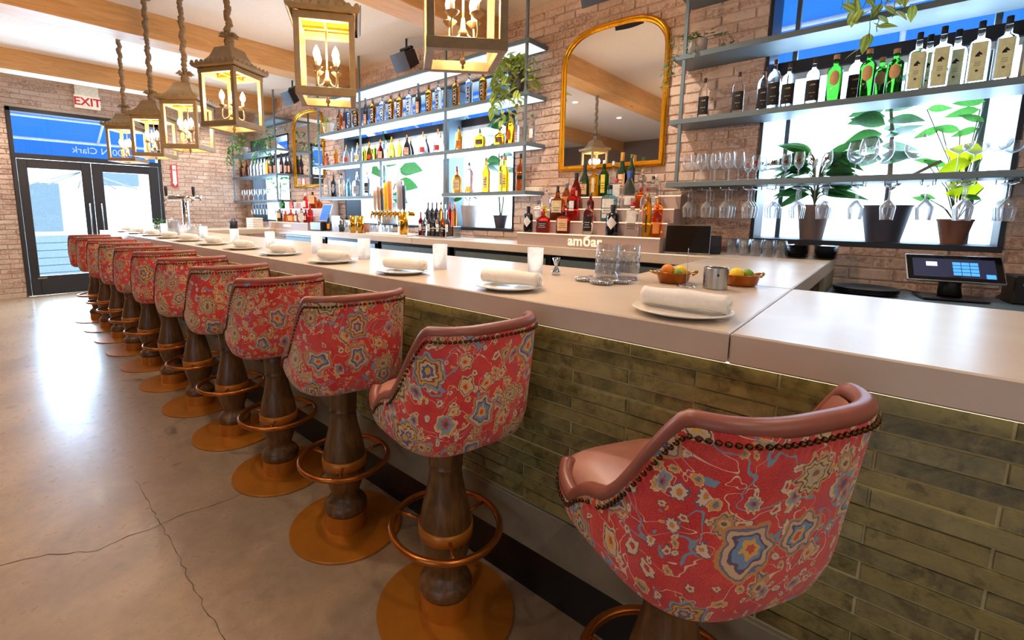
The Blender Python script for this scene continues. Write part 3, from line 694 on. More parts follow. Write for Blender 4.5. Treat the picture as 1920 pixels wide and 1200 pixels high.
# ================================================================ LANTERNS
def chain_cover(z0, z1):
    m = MB(); n = int((z1-z0)/.012); R_ = random.Random(3)
    m.tube([(.006*math.sin(i*.7), .006*math.cos(i*.9), z0+(z1-z0)*i/n) for i in range(n+1)], [.016+.007*abs(math.sin(i*1.1))+R_.uniform(-.003, .003) for i in range(n+1)], 8)
    return m
BZ = 1.912                                  # underside of the lantern bodies
def make_lantern():
    o = empty('pendant_lantern', (0, 0, 0)); L = M['lantern']; h = .126; zb, zt = 0, .368; w = .0135
    for s in (-1, 1):
        for t in (-1, 1): MB().bbox(s*h-w, s*h+w, t*h-w, t*h+w, zb, zt, .002).build('corner_post', L, o)
    for nm, z0, z1 in (('bottom_frame', zb-.002, zb+.036), ('top_frame', zt-.03, zt+.004)):
        f = MB()
        for s in (-1, 1):
            f.bbox(-h-w-.002, h+w+.002, s*h-w-.002, s*h+w+.002, z0, z1, .002)
            f.bbox(s*h-w-.001, s*h+w+.001, -h, h, z0+.001, z1-.001, .002)
        f.build(nm, L, o)
    MB().bbox(-.112, .112, -.007, .007, zt-.028, zt-.012).bbox(-.007, .007, -.112, .112, zt-.028, zt-.012).build('cross_bars', M['lantern_in'], o)
    # pagoda roof: swept profile, hollow below, golden inside
    def roof(pr): 
        r = MB(); r.lathe([(a*math.sqrt(2), z) for a, z in pr], 4, mat=Matrix.Rotation(PI/4, 4, 'Z'), smooth=False); return r
    pr = [(.155, zt+.004), (.165, zt+.010), (.172, zt+.026), (.148, zt+.036), (.115, zt+.058), (.090, zt+.088), (.076, zt+.120), (.066, zt+.150), (.050, zt+.160), (.036, zt+.165)]
    m = MB(); n = 4
    vs = []
    for a, z in pr: vs += [(a, a, z), (-a, a, z), (-a, -a, z), (a, -a, z)]
    fs = []
    for j in range(len(pr)-1):
        for q in range(4): fs.append((j*4+q, j*4+(q+1) % 4, j*4+4+(q+1) % 4, j*4+4+q))
    m.add(vs, fs).build('roof', L, o)
    ri = MB(); vs = []
    p2 = [(a-.012, z-.004) for a, z in pr[2:]]; p2 = [(.111, zt+.006), (.111, zt+.025)]+[(min(.111, a), z) for a, z in p2[2:]]
    for a, z in p2: vs += [(a, a, z), (-a, a, z), (-a, -a, z), (a, -a, z)]
    fs = [(j*4+q, j*4+(q+1) % 4, j*4+4+(q+1) % 4, j*4+4+q) for j in range(len(p2)-1) for q in range(4)]
    ri.add(vs, fs).build('golden_lining', M['lantern_in'], o)
    sc_ = MB()
    for q in range(4):
        R4 = Matrix.Rotation(q*PI/2, 4, 'Z')
        for i in range(9):
            y = -.152+i*.038
            ar = [(y+.0155*math.cos(t*PI/5), zt+.022+.024*math.sin(t*PI/5)) for t in range(6)]
            v = [tuple(R4 @ Vector((x, a, z))) for x in (.167, .172) for a, z in ar]
            sc_.add(v, [tuple(range(6)), tuple(range(6, 12))[::-1]]+[(k, k+1, k+7, k+6) for k in range(5)])
    sc_.build('scalloped_gallery', L, o)
    fi = MB().lathe([(0, zt+.16), (.035, zt+.165), (.028, zt+.18), (.034, zt+.20), (.026, zt+.225), (.016, zt+.24), (0, zt+.245)], 14)
    for i in range(16):
        a = i*2*PI/16; rr = .05+.02*(i % 2); zc = zt+.225
        c, s = math.cos(a), math.sin(a)
        fi.add([(.012*c-.008*s, .012*s+.008*c, zc), (.012*c+.008*s, .012*s-.008*c, zc), (rr*c, rr*s, zc+.03-.025*(i % 2)), (.6*rr*c, .6*rr*s, zc+.032)], [(0, 1, 2), (0, 2, 3), (1, 3, 2), (0, 3, 1)])
    fi.build('finial', M['rope'], o)
    chain_cover(zt+.19, CEIL-BZ-.02).build('wrapped_chain', M['rope'], o)
    MB().lathe([(0, CEIL-BZ-.002), (.062, CEIL-BZ-.002), (.058, CEIL-BZ-.018), (.02, CEIL-BZ-.03), (0, CEIL-BZ-.03)], 20).build('ceiling_canopy', L, o)
    cb = MB().tube([(0, 0, zt+.1), (0, 0, .07)], .004, 6).lathe([(0, .075), (.018, .08), (.022, .095), (.010, .115), (.006, .15)], 12).lathe([(0, -.03), (.006, -.022), (.003, -.014), (.012, -.004), (.009, .006), (.004, .02), (.004, .08)], 10).build('candelabra', M['lantern'], o)
    for i in range(4):
        a = PI/4+i*PI/2; c, s = math.cos(a), math.sin(a); pts = []
        for t in range(11):
            u = t/10; r = .012+.052*math.sin(u*PI/2)+.012*math.sin(u*PI); z = .095-.045*math.sin(u*PI*.9)+.035*u*u*1.6
            pts.append((r*c, r*s, z))
        ex, ez = pts[-1][0], pts[-1][2]
        MB().tube(pts, .0042, 6).lathe([(.006, ez-.004), (.012, ez), (.024, ez+.012), (.027, ez+.016), (.022, ez+.015), (.0, ez+.012)], 14, (ex, pts[-1][1], 0)).build('arm', M['lantern'], cb)
        MB().cyl(.0085, ez+.012, ez+.048, (ex, pts[-1][1]), 10).build('candle_sleeve', M['candle'], cb)
        MB().lathe([(.006, ez+.048), (.014, ez+.060), (.0175, ez+.075), (.013, ez+.095), (.004, ez+.112), (0, ez+.118)], 12, (ex, pts[-1][1], 0)).build('bulb', M['bulb'], cb)
    return o
lan = make_lantern()
LP = [(.10, 1.235, -40), (.10, 2.18, -34), (.10, 3.40, 28), (.10, 4.336, -44), (.10, 5.35, -40), (.10, 6.45, -40)]
LN = ['nearest hanging bronze lantern, its roof cut off by the photo top', 'second nearest bronze lantern, above the middle of the bar', 'third nearest bronze lantern, corner towards the viewer, pagoda roof fully visible', 'fourth nearest hanging bronze lantern, right behind the corner-on one', 'fifth nearest hanging bronze lantern, second from the far end', 'farthest hanging bronze lantern, in front of the street door transom']
for i, (x, y, a) in enumerate(LP):
    o = lan if i == 0 else copy_tree(lan)
    o.location = (x, y, BZ); o.rotation_euler.z = math.radians(a); tag(o, LN[i], 'pendant lantern', 'lanterns hanging over the bar')
    dz = (0, 0, 0, -.065, -.05, -.02)[i]
    if dz:
        o.location.z += dz
        for ch in o.children:
            if ch.name.startswith('wrapped_chain'): ch.scale.z = (CEIL-BZ-dz-.02)/(CEIL-BZ-.02)
            if ch.name.startswith('ceiling_canopy'): ch.location.z = -dz
    lamp('lantern_light', 'POINT', (x, y, BZ+dz+.2), 36, (1, .64, .33), .05)
# ================================================================ DOWNLIGHTS
DL = [(1.9, 8.95), (-.2, 8.95), (-1.9, 8.9), (-1.0, 1.9), (-1.0, 4.4), (-1.0, 6.9), (1.6, 4.5), (1.7, 1.9), (1.6, 7.0), (-2.8, 1.9), (-2.8, 4.4), (-1.0, -.8), (1.2, -.6)]  # the first three are added to brighten the far wall
dn = 0
PLC = ['added to light the far wall, over the return counter', 'added to light the far wall, before the doors', 'added to light the far wall, left of the doors', 'over the near floor', 'over the middle floor', 'over the far floor', 'over the bartender aisle middle', 'over the near bartender aisle', 'over the far bartender aisle', 'left of the near floor one', 'left of the middle floor one', 'behind the camera over the floor', 'over the right end of the bar']
first = None
for (x, y), pl_ in zip(DL, PLC):
    o = empty('ceiling_downlight', (x, y, CEIL)); tag(o, 'white recessed ceiling downlight %s' % pl_, 'ceiling light', 'recessed ceiling downlights')
    MB().lathe([(.045, -.002), (.07, -.006), (.075, -.001)], 24).build('trim_ring', M['pot_white'], o)
    MB().lathe([(0, -.003), (.046, -.003)], 24).build('lens', M['downlight'], o)
    lamp('downlight', 'SPOT', (x, y, CEIL-.03), (130 if y < 8.5 else 95) if (x > 1.3 or y > 8.5) else 46, (1, .88, .74), .04, (0, 0, 0), None, math.radians(135 if x > 1.3 or y > 8.5 else 110), .7)
# ================================================================ SHELVES
FX = 2.38                                   # front of the shelves
def shelf_unit(name, label, y0, y1, zs, posts, parts=None, glow=False):
    """zs: tops of the shelves; parts: z -> list of (y0,y1)"""
    o = empty(name, (FX, 0, 0)); tag(o, label, 'shelf')
    for z in zs:
        for a, b in (parts or {}).get(z, [(y0, y1)]):
            s = MB().bbox(0, WX-FX-.02, a, b, z-.036, z, .002).build('shelf_board', M['slate'], o)
            if glow: MB().box(.02, .30, a+.02, b-.02, z-.0385, z-.0365).build('glow_panel', M['glow_cool'], s)  # glowing sheet added to make the board's underside bright
    for y, za, zb in posts: MB().box(.004, .026, y-.011, y+.011, za, zb).build('post', M['slate'], o)
    return o
ZM = (2.925, 2.465, 2.017, 1.565)
mid = shelf_unit('bottle_shelves', 'middle slate-blue metal shelves, brightly lit, between the two gold mirrors', 2.57, 6.35, ZM, [(2.60, 1.53, CEIL), (3.65, 1.53, CEIL), (5.24, 1.53, CEIL), (6.29, 1.53, CEIL)], {1.565: [(2.57, 3.70), (4.76, 6.35)]}, glow=True)
MB().box(.004, .026, 4.80, 4.822, 1.53, 1.98).build('post', M['slate'], mid)
ZR = (2.93, 2.486, 2.040, 1.589)
right = shelf_unit('bottle_shelves', 'right-hand slate-blue metal shelves in front of the big window', -1.6, 1.285, ZR, [(1.215, 1.55, CEIL), (-1.2, 1.55, CEIL)])
ZL = (2.90, 2.40, 1.99, 1.55)
left = shelf_unit('bottle_shelves', 'far left slate-blue metal shelves near the street door wall', 7.66, 9.55, ZL, [(7.69, 1.51, CEIL), (9.5, 1.51, CEIL)])
# wire glass racks under the lowest boards
def rack(parent, y0, y1, z, step):
    m = MB(); y = y0
    while y < y1:
        for s in (-.024, .024): m.tube([(.015, y+s, z), (.015, y+s, z-.03), (.31, y+s, z-.03), (.31, y+s, z)], .003, 5)
        y += step
    m.build('glass_rack', M['chrome'], parent)
RK = [1.13, 1.005, .885, .745, .61, .475, .335, .18, .035, -.12, -.27, -.42]
m = MB()
for y in RK:
    for s in (-.026, .026): m.tube([(.015, y+s, ZR[3]-.036), (.015, y+s, ZR[3]-.062), (.31, y+s, ZR[3]-.062), (.31, y+s, ZR[3]-.036)], .0028, 5)
m.build('glass_rack', M['chrome'], right)
rack(left, 7.8, 9.5, ZL[3]-.036, .13)

# ================================================================ BOTTLES
PR = {
 'spirit': ([(0, 0), (.9, 0), (1, .02), (1, .56), (.93, .62), (.62, .69), (.36, .74), (.31, .78), (.30, .92)], 2.0, 1, .90),
 'tall': ([(0, 0), (.92, 0), (1, .015), (1, .66), (.86, .72), (.45, .77), (.36, .80), (.35, .93)], 2.0, 1, .91),
 'wine': ([(0, 0), (.9, 0), (1, .02), (1, .50), (.9, .58), (.55, .70), (.38, .78), (.33, .95)], 2.0, 1, .80),
 'cone': ([(0, 0), (.95, 0), (1, .02), (1, .12), (.93, .30), (.70, .52), (.42, .66), (.26, .72), (.23, .88)], 2.4, .55, .76),
 'squat': ([(0, 0), (.9, 0), (1, .03), (1, .50), (.88, .60), (.45, .66), (.27, .70), (.25, .86)], 2.6, .62, .80),
 'square': ([(0, 0), (.95, 0), (1, .015), (1, .62), (.90, .68), (.48, .72), (.34, .75), (.33, .90)], 4.5, .9, .88),
 'round': ([(0, 0), (.85, 0), (1, .02), (1, .58), (.97, .66), (.85, .72), (.55, .77), (.34, .79), (.30, .83), (.30, .92)], 2.6, .8, .90),
 'gin': ([(0, 0), (.95, 0), (1, .02), (1, .64), (.93, .70), (.55, .74), (.36, .76), (.34, .86)], 2.0, 1, .80),
}
G = {n_: liquid('glass_'+n_, c_) for n_, c_ in dict(amber='e4740c', brown='a85412', gold='f2a312', yellow='f6c21c', clear='fbfdff', frostc='f0f2f4', rose='ff9c8a', red='e0302a', dark_red='8e1f1c', green='246018', aqua='8fd4ea', blue='a9b8e8', orange='ff8a30').items()}
G['frostc'].node_tree.nodes['Principled BSDF'].inputs['Roughness'].default_value = .35
G['black'] = plain('dark_bottle_glass', '15151c', .1, coat=.4); G['wine'] = plain('wine_bottle_glass', '2a2733', .12, coat=.4); G['dgreen'] = plain('deep_green_glass', '1f3a22', .1, coat=.4)
K = {n_: plain('cap_'+n_, c_, .45) for n_, c_ in dict(black='17161a', brown='4a2a1c', gold='c98a2e', cork='c79a68', red='b8262a', orange='e0902a', grey='5e666e', white='e8e4de', green='567a3a', blue='2f55a8', pink='c23a5a', wood='b98258').items()}
Lm = {n_: plain('label_'+n_, c_, .75) for n_, c_ in dict(black='1b1719', cream='e2cfa8', white='ece8e4', pink='e6a890', orange='e08a3a', red='c23a2e', wood='d9a878', maroon='4a1620', peach='eec094', dark='2a2422', yellow='e8d24a', sage='d6dab0', silver='9aa0aa').items()}
def arc_patch(R, z0, z1, half, ex=2, asp=1, n=10, off=.0008, shape=None):
    vs = []; fs = []; mb = MB()
    def surf(a, z):
        c, s = math.cos(a), math.sin(a); e = 2/ex
        return (-math.copysign(abs(c)**e, c)*(R+off), -math.copysign(abs(s)**e, s)*(R*asp+off), z)
    rows = 1 if not shape else 8
    for j in range(rows+1):
        t = j/rows; z = z0+(z1-z0)*t
        h = half if not shape else half*(shape(t))
        for i in range(n+1): vs.append(surf(-h+2*h*i/n, z))
    for j in range(rows):
        for i in range(n): q = j*(n+1)+i; fs.append((q, q+n+1, q+n+2, q+1))
    return mb.add(vs, fs, True)
def wrap_text(name, s, size, R, z, m, parent, ex=2, asp=1, bold=0, rot=0):
    me = text_mesh(s, size, .0003, bold); me.materials.clear(); me.materials.append(m)
    e = 2/ex
    for v in me.vertices:
        x, y, zz = v.co
        if rot: x, y = -y, x
        a = x/(R*min(asp, 1.6)); c, sn = math.cos(a), math.sin(a); rr = R+.0016+zz
        if ex > 3: v.co = (-R-.0016-zz, -x, z+y)
        else: v.co = (-c*rr, -sn*rr*asp, z+y)
    return obj(name, me, parent)
PROTO = {}
def bottle_proto(kind, R, H, gl, cap, lab, mark):
    prof, ex, asp, capz = PR[kind]
    o = empty('bottle', (0, 0, 0)); R0 = R
    if asp < 1: R = R*asp; asp = 1/asp          # broad side to the room
    b = MB().lathe([(r*R, z*H) for r, z in prof]+[(0, prof[-1][1]*H)], 18, (0, 0, 0), ex, asp); bo = b.build('bottle_glass', G[gl], o); sharp(bo, 50)
    nr = prof[-1][0]*R
    MB().lathe([(0, capz*H), (nr*1.12, capz*H), (nr*1.15, capz*H+.003), (nr*1.15, H-.002), (nr*1.05, H), (0, H)], 14, (0, 0, 0), 2, 1).build('cap', K[cap], o)
    if lab:
        lc, z0, z1, half, shp = lab
        p = arc_patch(R, z0*H, z1*H, half, ex, asp, shape=shp).build('paper_label', Lm[lc], o)
        if mark: mark(p, R, H, ex, asp)
    return o
def bottle(label, x, y, z, H, kind, R, gl, cap, lab=None, mark=None, group=None, rz=None):
    key = (kind, round(R, 3), gl, cap, repr(lab and lab[:4]), mark and mark.__name__, round(H/.012))
    ang = math.atan2(y-0, x-CX) if rz is None else rz     # the label side looks towards the guests
    if key in PROTO: o = copy_tree(PROTO[key], None, (x, y, z), ang*.55)
    else: o = bottle_proto(kind, R, H, gl, cap, lab, mark); PROTO[key] = o; o.location = (x, y, z); o.rotation_euler.z = ang*.55
    return tag(o, label, 'bottle', group)
def round_shape(t): return math.sqrt(max(.0, 1-(2*t-1)**2))+.02
def diamond(t): return max(.03, 1-abs(2*t-1))
def m_vert(p, R, H, ex, asp):          # bold upright lettering running up the bottle, as blocks
    wrap_text('lettering', 'AMBAR', H*.15, R, H*.36, Lm['white'] if 'black' in p.data.materials[0].name else Lm['black'], p, ex, asp, .0008, rot=1)
def m_luna(p, R, H, ex, asp):
    wrap_text('lettering', 'LA LUNA', R*.42, R, H*.44, Lm['cream'], p, ex, asp, .0002)
    wrap_text('lettering', 'BLACK LABEL', R*.25, R, H*.27, Lm['cream'], p, ex, asp, .0001)
    wrap_text('lettering', '50', R*.25, R, H*.19, Lm['cream'], p, ex, asp)
def m_horse(p, R, H, ex, asp):          # dark horse-head emblem on a pale label
    pts = [(-.55, -.5), (-.5, -.1), (-.2, .35), (-.05, .5), (.02, .78), (.15, .5), (.32, .35), (.62, -.02), (.55, -.2), (.3, -.1), (.12, -.18), (.3, -.5)]
    s = R*.62; z = H*.47
    v = [(-R-.0016, -a*s, z+b*s) for a, b in pts]+[(-R-.001, -a*s, z+b*s) for a, b in pts]; n = len(pts)
    MB().add(v, [tuple(range(n))]+[(i, (i+1) % n, n+(i+1) % n, n+i) for i in range(n)]).build('horse_emblem', Lm['black'], p)
    MB().lathe([(0, 0), (R*.16, 0), (R*.16, .0006), (0, .0006)], 14, mat=Matrix.Translation((-R-.0012, 0, H*.22)) @ Matrix.Rotation(-PI/2, 4, 'Y')).build('seal', K['brown'], p)
    for q in range(3): MB().box(-R-.0014, -R-.001, -R*.32, R*.32, H*(.30+.025*q), H*(.306+.025*q)).build('print_line', Lm['dark'], p)
def m_lines(p, R, H, ex, asp):
    lc = Lm['dark'] if 'black' not in p.data.materials[0].name and 'maroon' not in p.data.materials[0].name else Lm['white']
    for q, wd in enumerate((.45, .3, .4)): arc_patch(R, H*(.22+.07*q), H*(.235+.07*q), wd, ex, asp, 6, .0014).build('print_line', lc, p)
BL_ = ('black', .10, .56, .75, None)
PLACED = []
def shelfrow(rows, X, z, place, group, dx=0):
    cnt = {}
    for i, r in enumerate(rows):
        px, yt, kind, R, gl, cap, lab, mark, what = r[:9]; X2 = r[9] if len(r) > 9 else X
        p = at(px, yt, 0, X2); q = at(px, yt+60, 0, X2); H = max(.16, p.z-z); y = p.y
        H = min(H, .385)
        RE = R*(1.12 if PR[kind][1] > 4 else 1.03)
        for _ in range(12):
            hit = [(a, b, c) for a, b, c, d in PLACED if abs(d-z) < .02 and math.hypot(a-X2, b-y) < c+RE]
            if not hit: break
            a, b, c = hit[0]; y += (.004 if y >= b else -.004)*(1 if _ < 6 else 2)
        PLACED.append((X2, y, RE, z))
        cnt[what] = cnt.get(what, 0)+1; n_same = sum(1 for s in rows if s[8] == what)
        lb = ('%s, %s' % (what, place)) if n_same == 1 else ('%s %s from the left, %s' % (ORD[cnt[what]-1], what, place))
        bottle(lb, X2, y, z+.0006, H, kind, R, gl, cap, lab, mark, group)
VB = ('black', .12, .60, .26, None); VC = ('pink', .08, .42, .5, None)
A1 = lambda px, yt: (px, yt, 'tall', .041, 'amber', 'grey', VB, m_vert, 'amber bottle with upright black lettering')
C1 = lambda px, yt: (px, yt, 'tall', .040, 'clear', 'grey', VB, m_vert, 'clear bottle with upright black lettering')
W_ = lambda px, yt: (px, yt, 'wine', .036, 'wine', 'grey', VC, m_lines, 'dark wine bottle with pink label')
shelfrow([A1(636, 205), W_(646, 203), C1(656, 201), A1(668, 198), W_(685, 184), A1(699, 184), C1(717, 180), A1(733, 175), A1(749, 172), C1(767, 167), W_(784, 157), A1(804, 157), C1(822, 152), A1(855, 143), C1(880, 137), A1(906, 133)], 2.48, ZM[1], 'top bottle row between mirrors', 'bottles on the upper middle shelf')
LB = ('cream', .12, .40, .5, None); LRd = ('red', .12, .34, .45, None); LP_ = ('pink', .10, .42, .5, None)
shelfrow([(613, 288, 'gin', .034, 'rose', 'brown', None, None, 'short rose bottle'), (630, 277, 'spirit', .036, 'gold', 'gold', LRd, None, 'golden bottle with red label'),
 (649, 272, 'cone', .052, 'frostc', 'orange', LRd, None, 'pale cone flask with red label'), (661, 275, 'spirit', .028, 'clear', 'green', None, None, 'small clear bottle with green cap'), (670, 268, 'cone', .05, 'clear', 'orange', LB, m_lines, 'clear cone flask with cream label'),
 (683, 272, 'spirit', .028, 'yellow', 'gold', None, None, 'small yellow bottle'), (692, 266, 'cone', .052, 'gold', 'orange', LRd, None, 'golden cone flask with red label'), (703, 269, 'tall', .024, 'yellow', 'gold', None, None, 'slim pale yellow bottle'),
 (713, 262, 'cone', .054, 'dark_red', 'orange', LP_, m_lines, 'red-brown cone flask'), (724, 268, 'spirit', .028, 'clear', 'cork', None, None, 'small clear bottle behind the cone flasks', 2.6), (734, 257, 'cone', .056, 'yellow', 'orange', LB, None, 'bright yellow cone flask'),
 (749, 262, 'spirit', .032, 'yellow', 'orange', None, None, 'clear yellow bottle with orange cap'), (763, 253, 'cone', .056, 'black', 'gold', LP_, m_lines, 'black cone flask with pink label'), (774, 259, 'cone', .05, 'black', 'gold', None, None, 'black cone flask without label', 2.6),
 (793, 247, 'cone', .058, 'frostc', 'orange', LRd, None, 'white cone flask with orange neck'), (801, 254, 'cone', .05, 'black', 'gold', None, None, 'black cone flask behind a white one', 2.6), (821, 242, 'cone', .06, 'frostc', 'orange', LRd, None, 'white cone flask with orange neck'),
 (832, 248, 'cone', .05, 'clear', 'gold', None, None, 'clear cone flask behind the post', 2.6), (861, 237, 'round', .040, 'orange', 'brown', ('orange', .1, .42, .7, None), m_lines, 'orange-red bottle with clear neck'), (900, 242, 'squat', .062, 'gold', 'grey', ('maroon', .18, .45, .55, None), m_lines, 'squat golden bottle with dark label'),
 (937, 238, 'squat', .055, 'amber', 'grey', ('maroon', .18, .45, .55, None), m_lines, 'squat amber bottle with dark label'), (957, 210, 'spirit', .045, 'amber', 'orange', ('orange', .12, .45, .5, round_shape), None, 'tallest amber bottle with orange neck'), (968, 218, 'square', .034, 'frostc', 'white', ('white', .1, .6, .5, None), m_lines, 'white boxed bottle by the right post', 2.6),
 (998, 214, 'tall', .036, 'clear', 'green', ('white', .2, .5, .5, None), None, 'clear bottle right of the last post', 2.6)], 2.50, ZM[2], 'second bottle row between mirrors', 'bottles on the second middle shelf')
shelfrow([(612, 323, 'round', .046, 'frostc', 'grey', ('white', .12, .5, .5, None), m_lines, 'frosted white bottle'), (625, 323, 'squat', .045, 'black', 'brown', ('silver', .15, .5, .5, diamond), None, 'dark bottle with silver shield label'), (640, 325, 'tall', .04, 'clear', 'black', ('cream', .1, .55, .5, None), m_lines, 'clear bottle with tall cream label'),
 (653, 331, 'spirit', .034, 'aqua', 'blue', None, None, 'light blue bottle'), (669, 322, 'squat', .07, 'clear', 'white', ('silver', .1, .42, .5, None), m_lines, 'wide clear bottle with white cap'), (688, 323, 'round', .05, 'clear', 'cork', ('black', .12, .55, .45, None), m_lines, 'rounded clear bottle with black label')], 2.50, ZM[3], 'short low shelf between mirrors', 'bottles on the lowest middle shelf, left part')
shelfrow([(857, 312, 'squat', .058, 'orange', 'pink', ('cream', .12, .5, .6, None), m_lines, 'squat amber bottle with pink wax cap'), (880, 305, 'round', .045, 'rose', 'grey', ('yellow', .02, .2, .6, None), None, 'pink-red bottle with yellow base label'), (912, 296, 'spirit', .043, 'amber', 'cork', ('cream', .1, .45, .5, None), m_lines, 'amber bottle with cream label'),
 (941, 292, 'tall', .03, 'yellow', 'pink', ('sage', .2, .55, .5, None), None, 'yellow-green bottle with pink cap', 2.58), (948, 294, 'spirit', .04, 'yellow', 'orange', ('yellow', .1, .5, .5, None), m_lines, 'bright yellow bottle with yellow label'), (977, 288, 'square', .036, 'orange', 'black', ('black', .32, .42, .6, None), None, 'square orange-red bottle beside the right post', 2.56)], 2.50, ZM[3], 'low shelf nearest the large mirror', 'bottles on the lowest middle shelf, right part')
LL = ('black', .10, .54, 1.0, None)
D1 = lambda px, yt, X=2.50: (px, yt, 'round', .037, 'clear', 'brown', LL, m_luna, 'clear bottle with black text label', X)
Gn = lambda px, yt, X=2.50: (px, yt, 'tall', .039, 'green', 'wood', ('wood', .34, .66, .62, round_shape), None, 'green bottle with round wooden label', X)
Hs = lambda px, yt, X=2.50: (px, yt, 'square', .0405, 'clear', 'black', ('sage', .06, .66, .5, None), m_horse, 'square clear bottle with horse-head label', X)
shelfrow([D1(1323, 147), D1(1388, 135), D1(1436, 126, 2.56), D1(1456, 112), D1(1481, 119), D1(1529, 111), Gn(1570, 103), D1(1610, 95, 2.58), Gn(1632, 92), Gn(1656, 108, 2.6), Gn(1683, 92), Hs(1712, 64), Hs(1747, 64, 2.58), Hs(1771, 50), Hs(1800, 55, 2.58), Hs(1844, 40), Hs(1893, 33), Hs(1925, 36)], 2.50, ZR[2], 'right window shelf', 'bottles on the right-hand shelf')
for o_ in ():
    pass
# far-left shelf row
FW = lambda px, yt: (px, yt, 'wine', .037, 'wine', 'grey', VC, None, 'dark wine bottle')
FA = lambda px, yt: (px, yt, 'spirit', .037, 'brown', 'black', None, None, 'small brown bottle')
FC = lambda px, yt: (px, yt, 'spirit', .036, 'clear', 'grey', None, None, 'clear bottle')
shelfrow([FA(452, 301), FA(462, 300), FC(472, 298), FC(478, 297), FC(484, 296), FC(490, 295), FC(496, 295), FA(501, 296), FW(508, 289), FW(515, 289), FW(527, 287), FW(536, 290)+(2.6,), FW(542, 291)+(2.62,)], 2.52, ZL[2], 'shelf of the far left unit', 'bottles on the far left shelf')

# ================================================================ STEPPED DISPLAYS
M['disp'] = plain('display_laminate', 'b9a096', .45, var=.03)
def display(y0, y1, label, sign):
    o = empty('bottle_display', (2.15, 0, HB)); tag(o, label, 'display stand')
    for i in range(4):
        a = MB().bbox(.125*i, .125*(i+1)-.001 if i < 3 else .52, y0, y1, .0, .11+.105*i, .002).build('step', M['disp'], o)
        MB().box(.125*i-.004, .125*i-.0005, y0, y1, .102+.105*i, .109+.105*i).build('led_strip', M['led_pink'], a)
    if sign:
        for s, yy in (('am', .105), ('\u0431', .0), ('ar', -.082)):
            text('backlit_sign', s, .112, M['sign_glow'], o, (-.003, (y0+y1)/2-.06+yy, .054), FACE_NX, .002, .0022)
    else: MB().box(-.003, 0, (y0+y1)/2-.12, (y0+y1)/2+.12, .04, .07).build('backlit_sign', M['sign_glow'], o)
    return o
display(1.215, 2.48, 'stepped lit bottle display with glowing lettering under the large gold mirror', True)
YD = (at(577, 430, 0, 2.15).y, at(505, 430, 0, 2.15).y)
display(YD[0], YD[1], 'stepped bottle display beside the far gold mirror', False)
def dstep(i): return 2.15+.125*i+.055, HB+.11+.105*i
def disp(rows, step, place, grp):
    X, z = dstep(step); shelfrow(rows, X, z+.0005, place, grp)
dm = ('white', .2, .62, .85, diamond); P1 = 'lowest step of lit display'; GR = 'bottles on the lit display'
disp([(991, 387, 'gin', .043, 'black', 'black', dm, None, 'black bottle, white diamond label'), (1019, 391, 'squat', .062, 'red', 'red', ('maroon', .1, .5, .6, None), m_lines, 'round red decanter with maroon label'), (1057, 388, 'squat', .060, 'dark_red', 'red', ('peach', .1, .56, .65, None), m_lines, 'squat red bottle with big peach label'),
 (1104, 378, 'round', .042, 'clear', 'black', ('black', .1, .55, .8, None), m_lines, 'clear bottle with black label'), (1150, 384, 'gin', .050, 'black', 'black', dm, None, 'black bottle, white diamond label'), (1187, 378, 'square', .046, 'clear', 'red', ('white', .36, .74, .5, None), m_lines, 'square clear gin bottle with white label'), (1216, 362, 'tall', .030, 'yellow', 'cork', ('dark', .1, .5, .2, None), None, 'slim spotted golden bottle'), (1232, 374, 'squat', .038, 'orange', 'orange', ('orange', .1, .4, .5, None), None, 'orange bottle at the right end')], 0, P1, GR)
disp([(1009, 376, 'gin', .034, 'clear', 'grey', ('white', .15, .5, .5, None), None, 'small clear bottle'), (1022, 345, 'spirit', .046, 'clear', 'cork', ('yellow', .1, .4, .5, None), m_lines, 'clear bottle with yellow label'), (1044, 349, 'squat', .066, 'brown', 'black', ('cream', .22, .58, .6, None), m_lines, 'dark brown bottle with cream label'), (1075, 352, 'tall', .050, 'red', 'red', ('white', .3, .6, .4, None), m_lines, 'tall bright red bottle with white label'),
 (1108, 362, 'tall', .03, 'dark_red', 'grey', None, None, 'slim dark bottle'), (1144, 347, 'square', .060, 'aqua', 'black', ('white', .1, .62, .5, None), m_lines, 'pale blue gin bottle with white label'), (1213, 352, 'round', .042, 'clear', 'red', ('pink', .1, .5, .5, None), None, 'clear bottle with pink label'), (1236, 368, 'spirit', .034, 'orange', 'wood', None, None, 'orange bottle near the right end')], 1, 'on the second step of the lit display', GR)
disp([(1063, 344, 'wine', .042, 'brown', 'grey', ('orange', .12, .48, .6, None), None, 'brown bottle with orange label'), (1079, 324, 'wine', .046, 'dark_red', 'black', ('pink', .2, .5, .5, None), None, 'dark red wine-shaped bottle'), (1156, 335, 'square', .05, 'frostc', 'pink', ('white', .1, .8, .6, None), m_lines, 'white and pink bottle'), (1178, 321, 'wine', .052, 'frostc', 'blue', ('white', .1, .3, .5, None), None, 'frosted bottle with blue cap'), (1191, 352, 'square', .038, 'orange', 'red', None, None, 'orange bottle with red cap'), (1214, 331, 'round', .042, 'clear', 'brown', ('white', .1, .4, .5, None), m_lines, 'clear bottle with brown cap')], 2, 'on the third step of the lit display', GR)
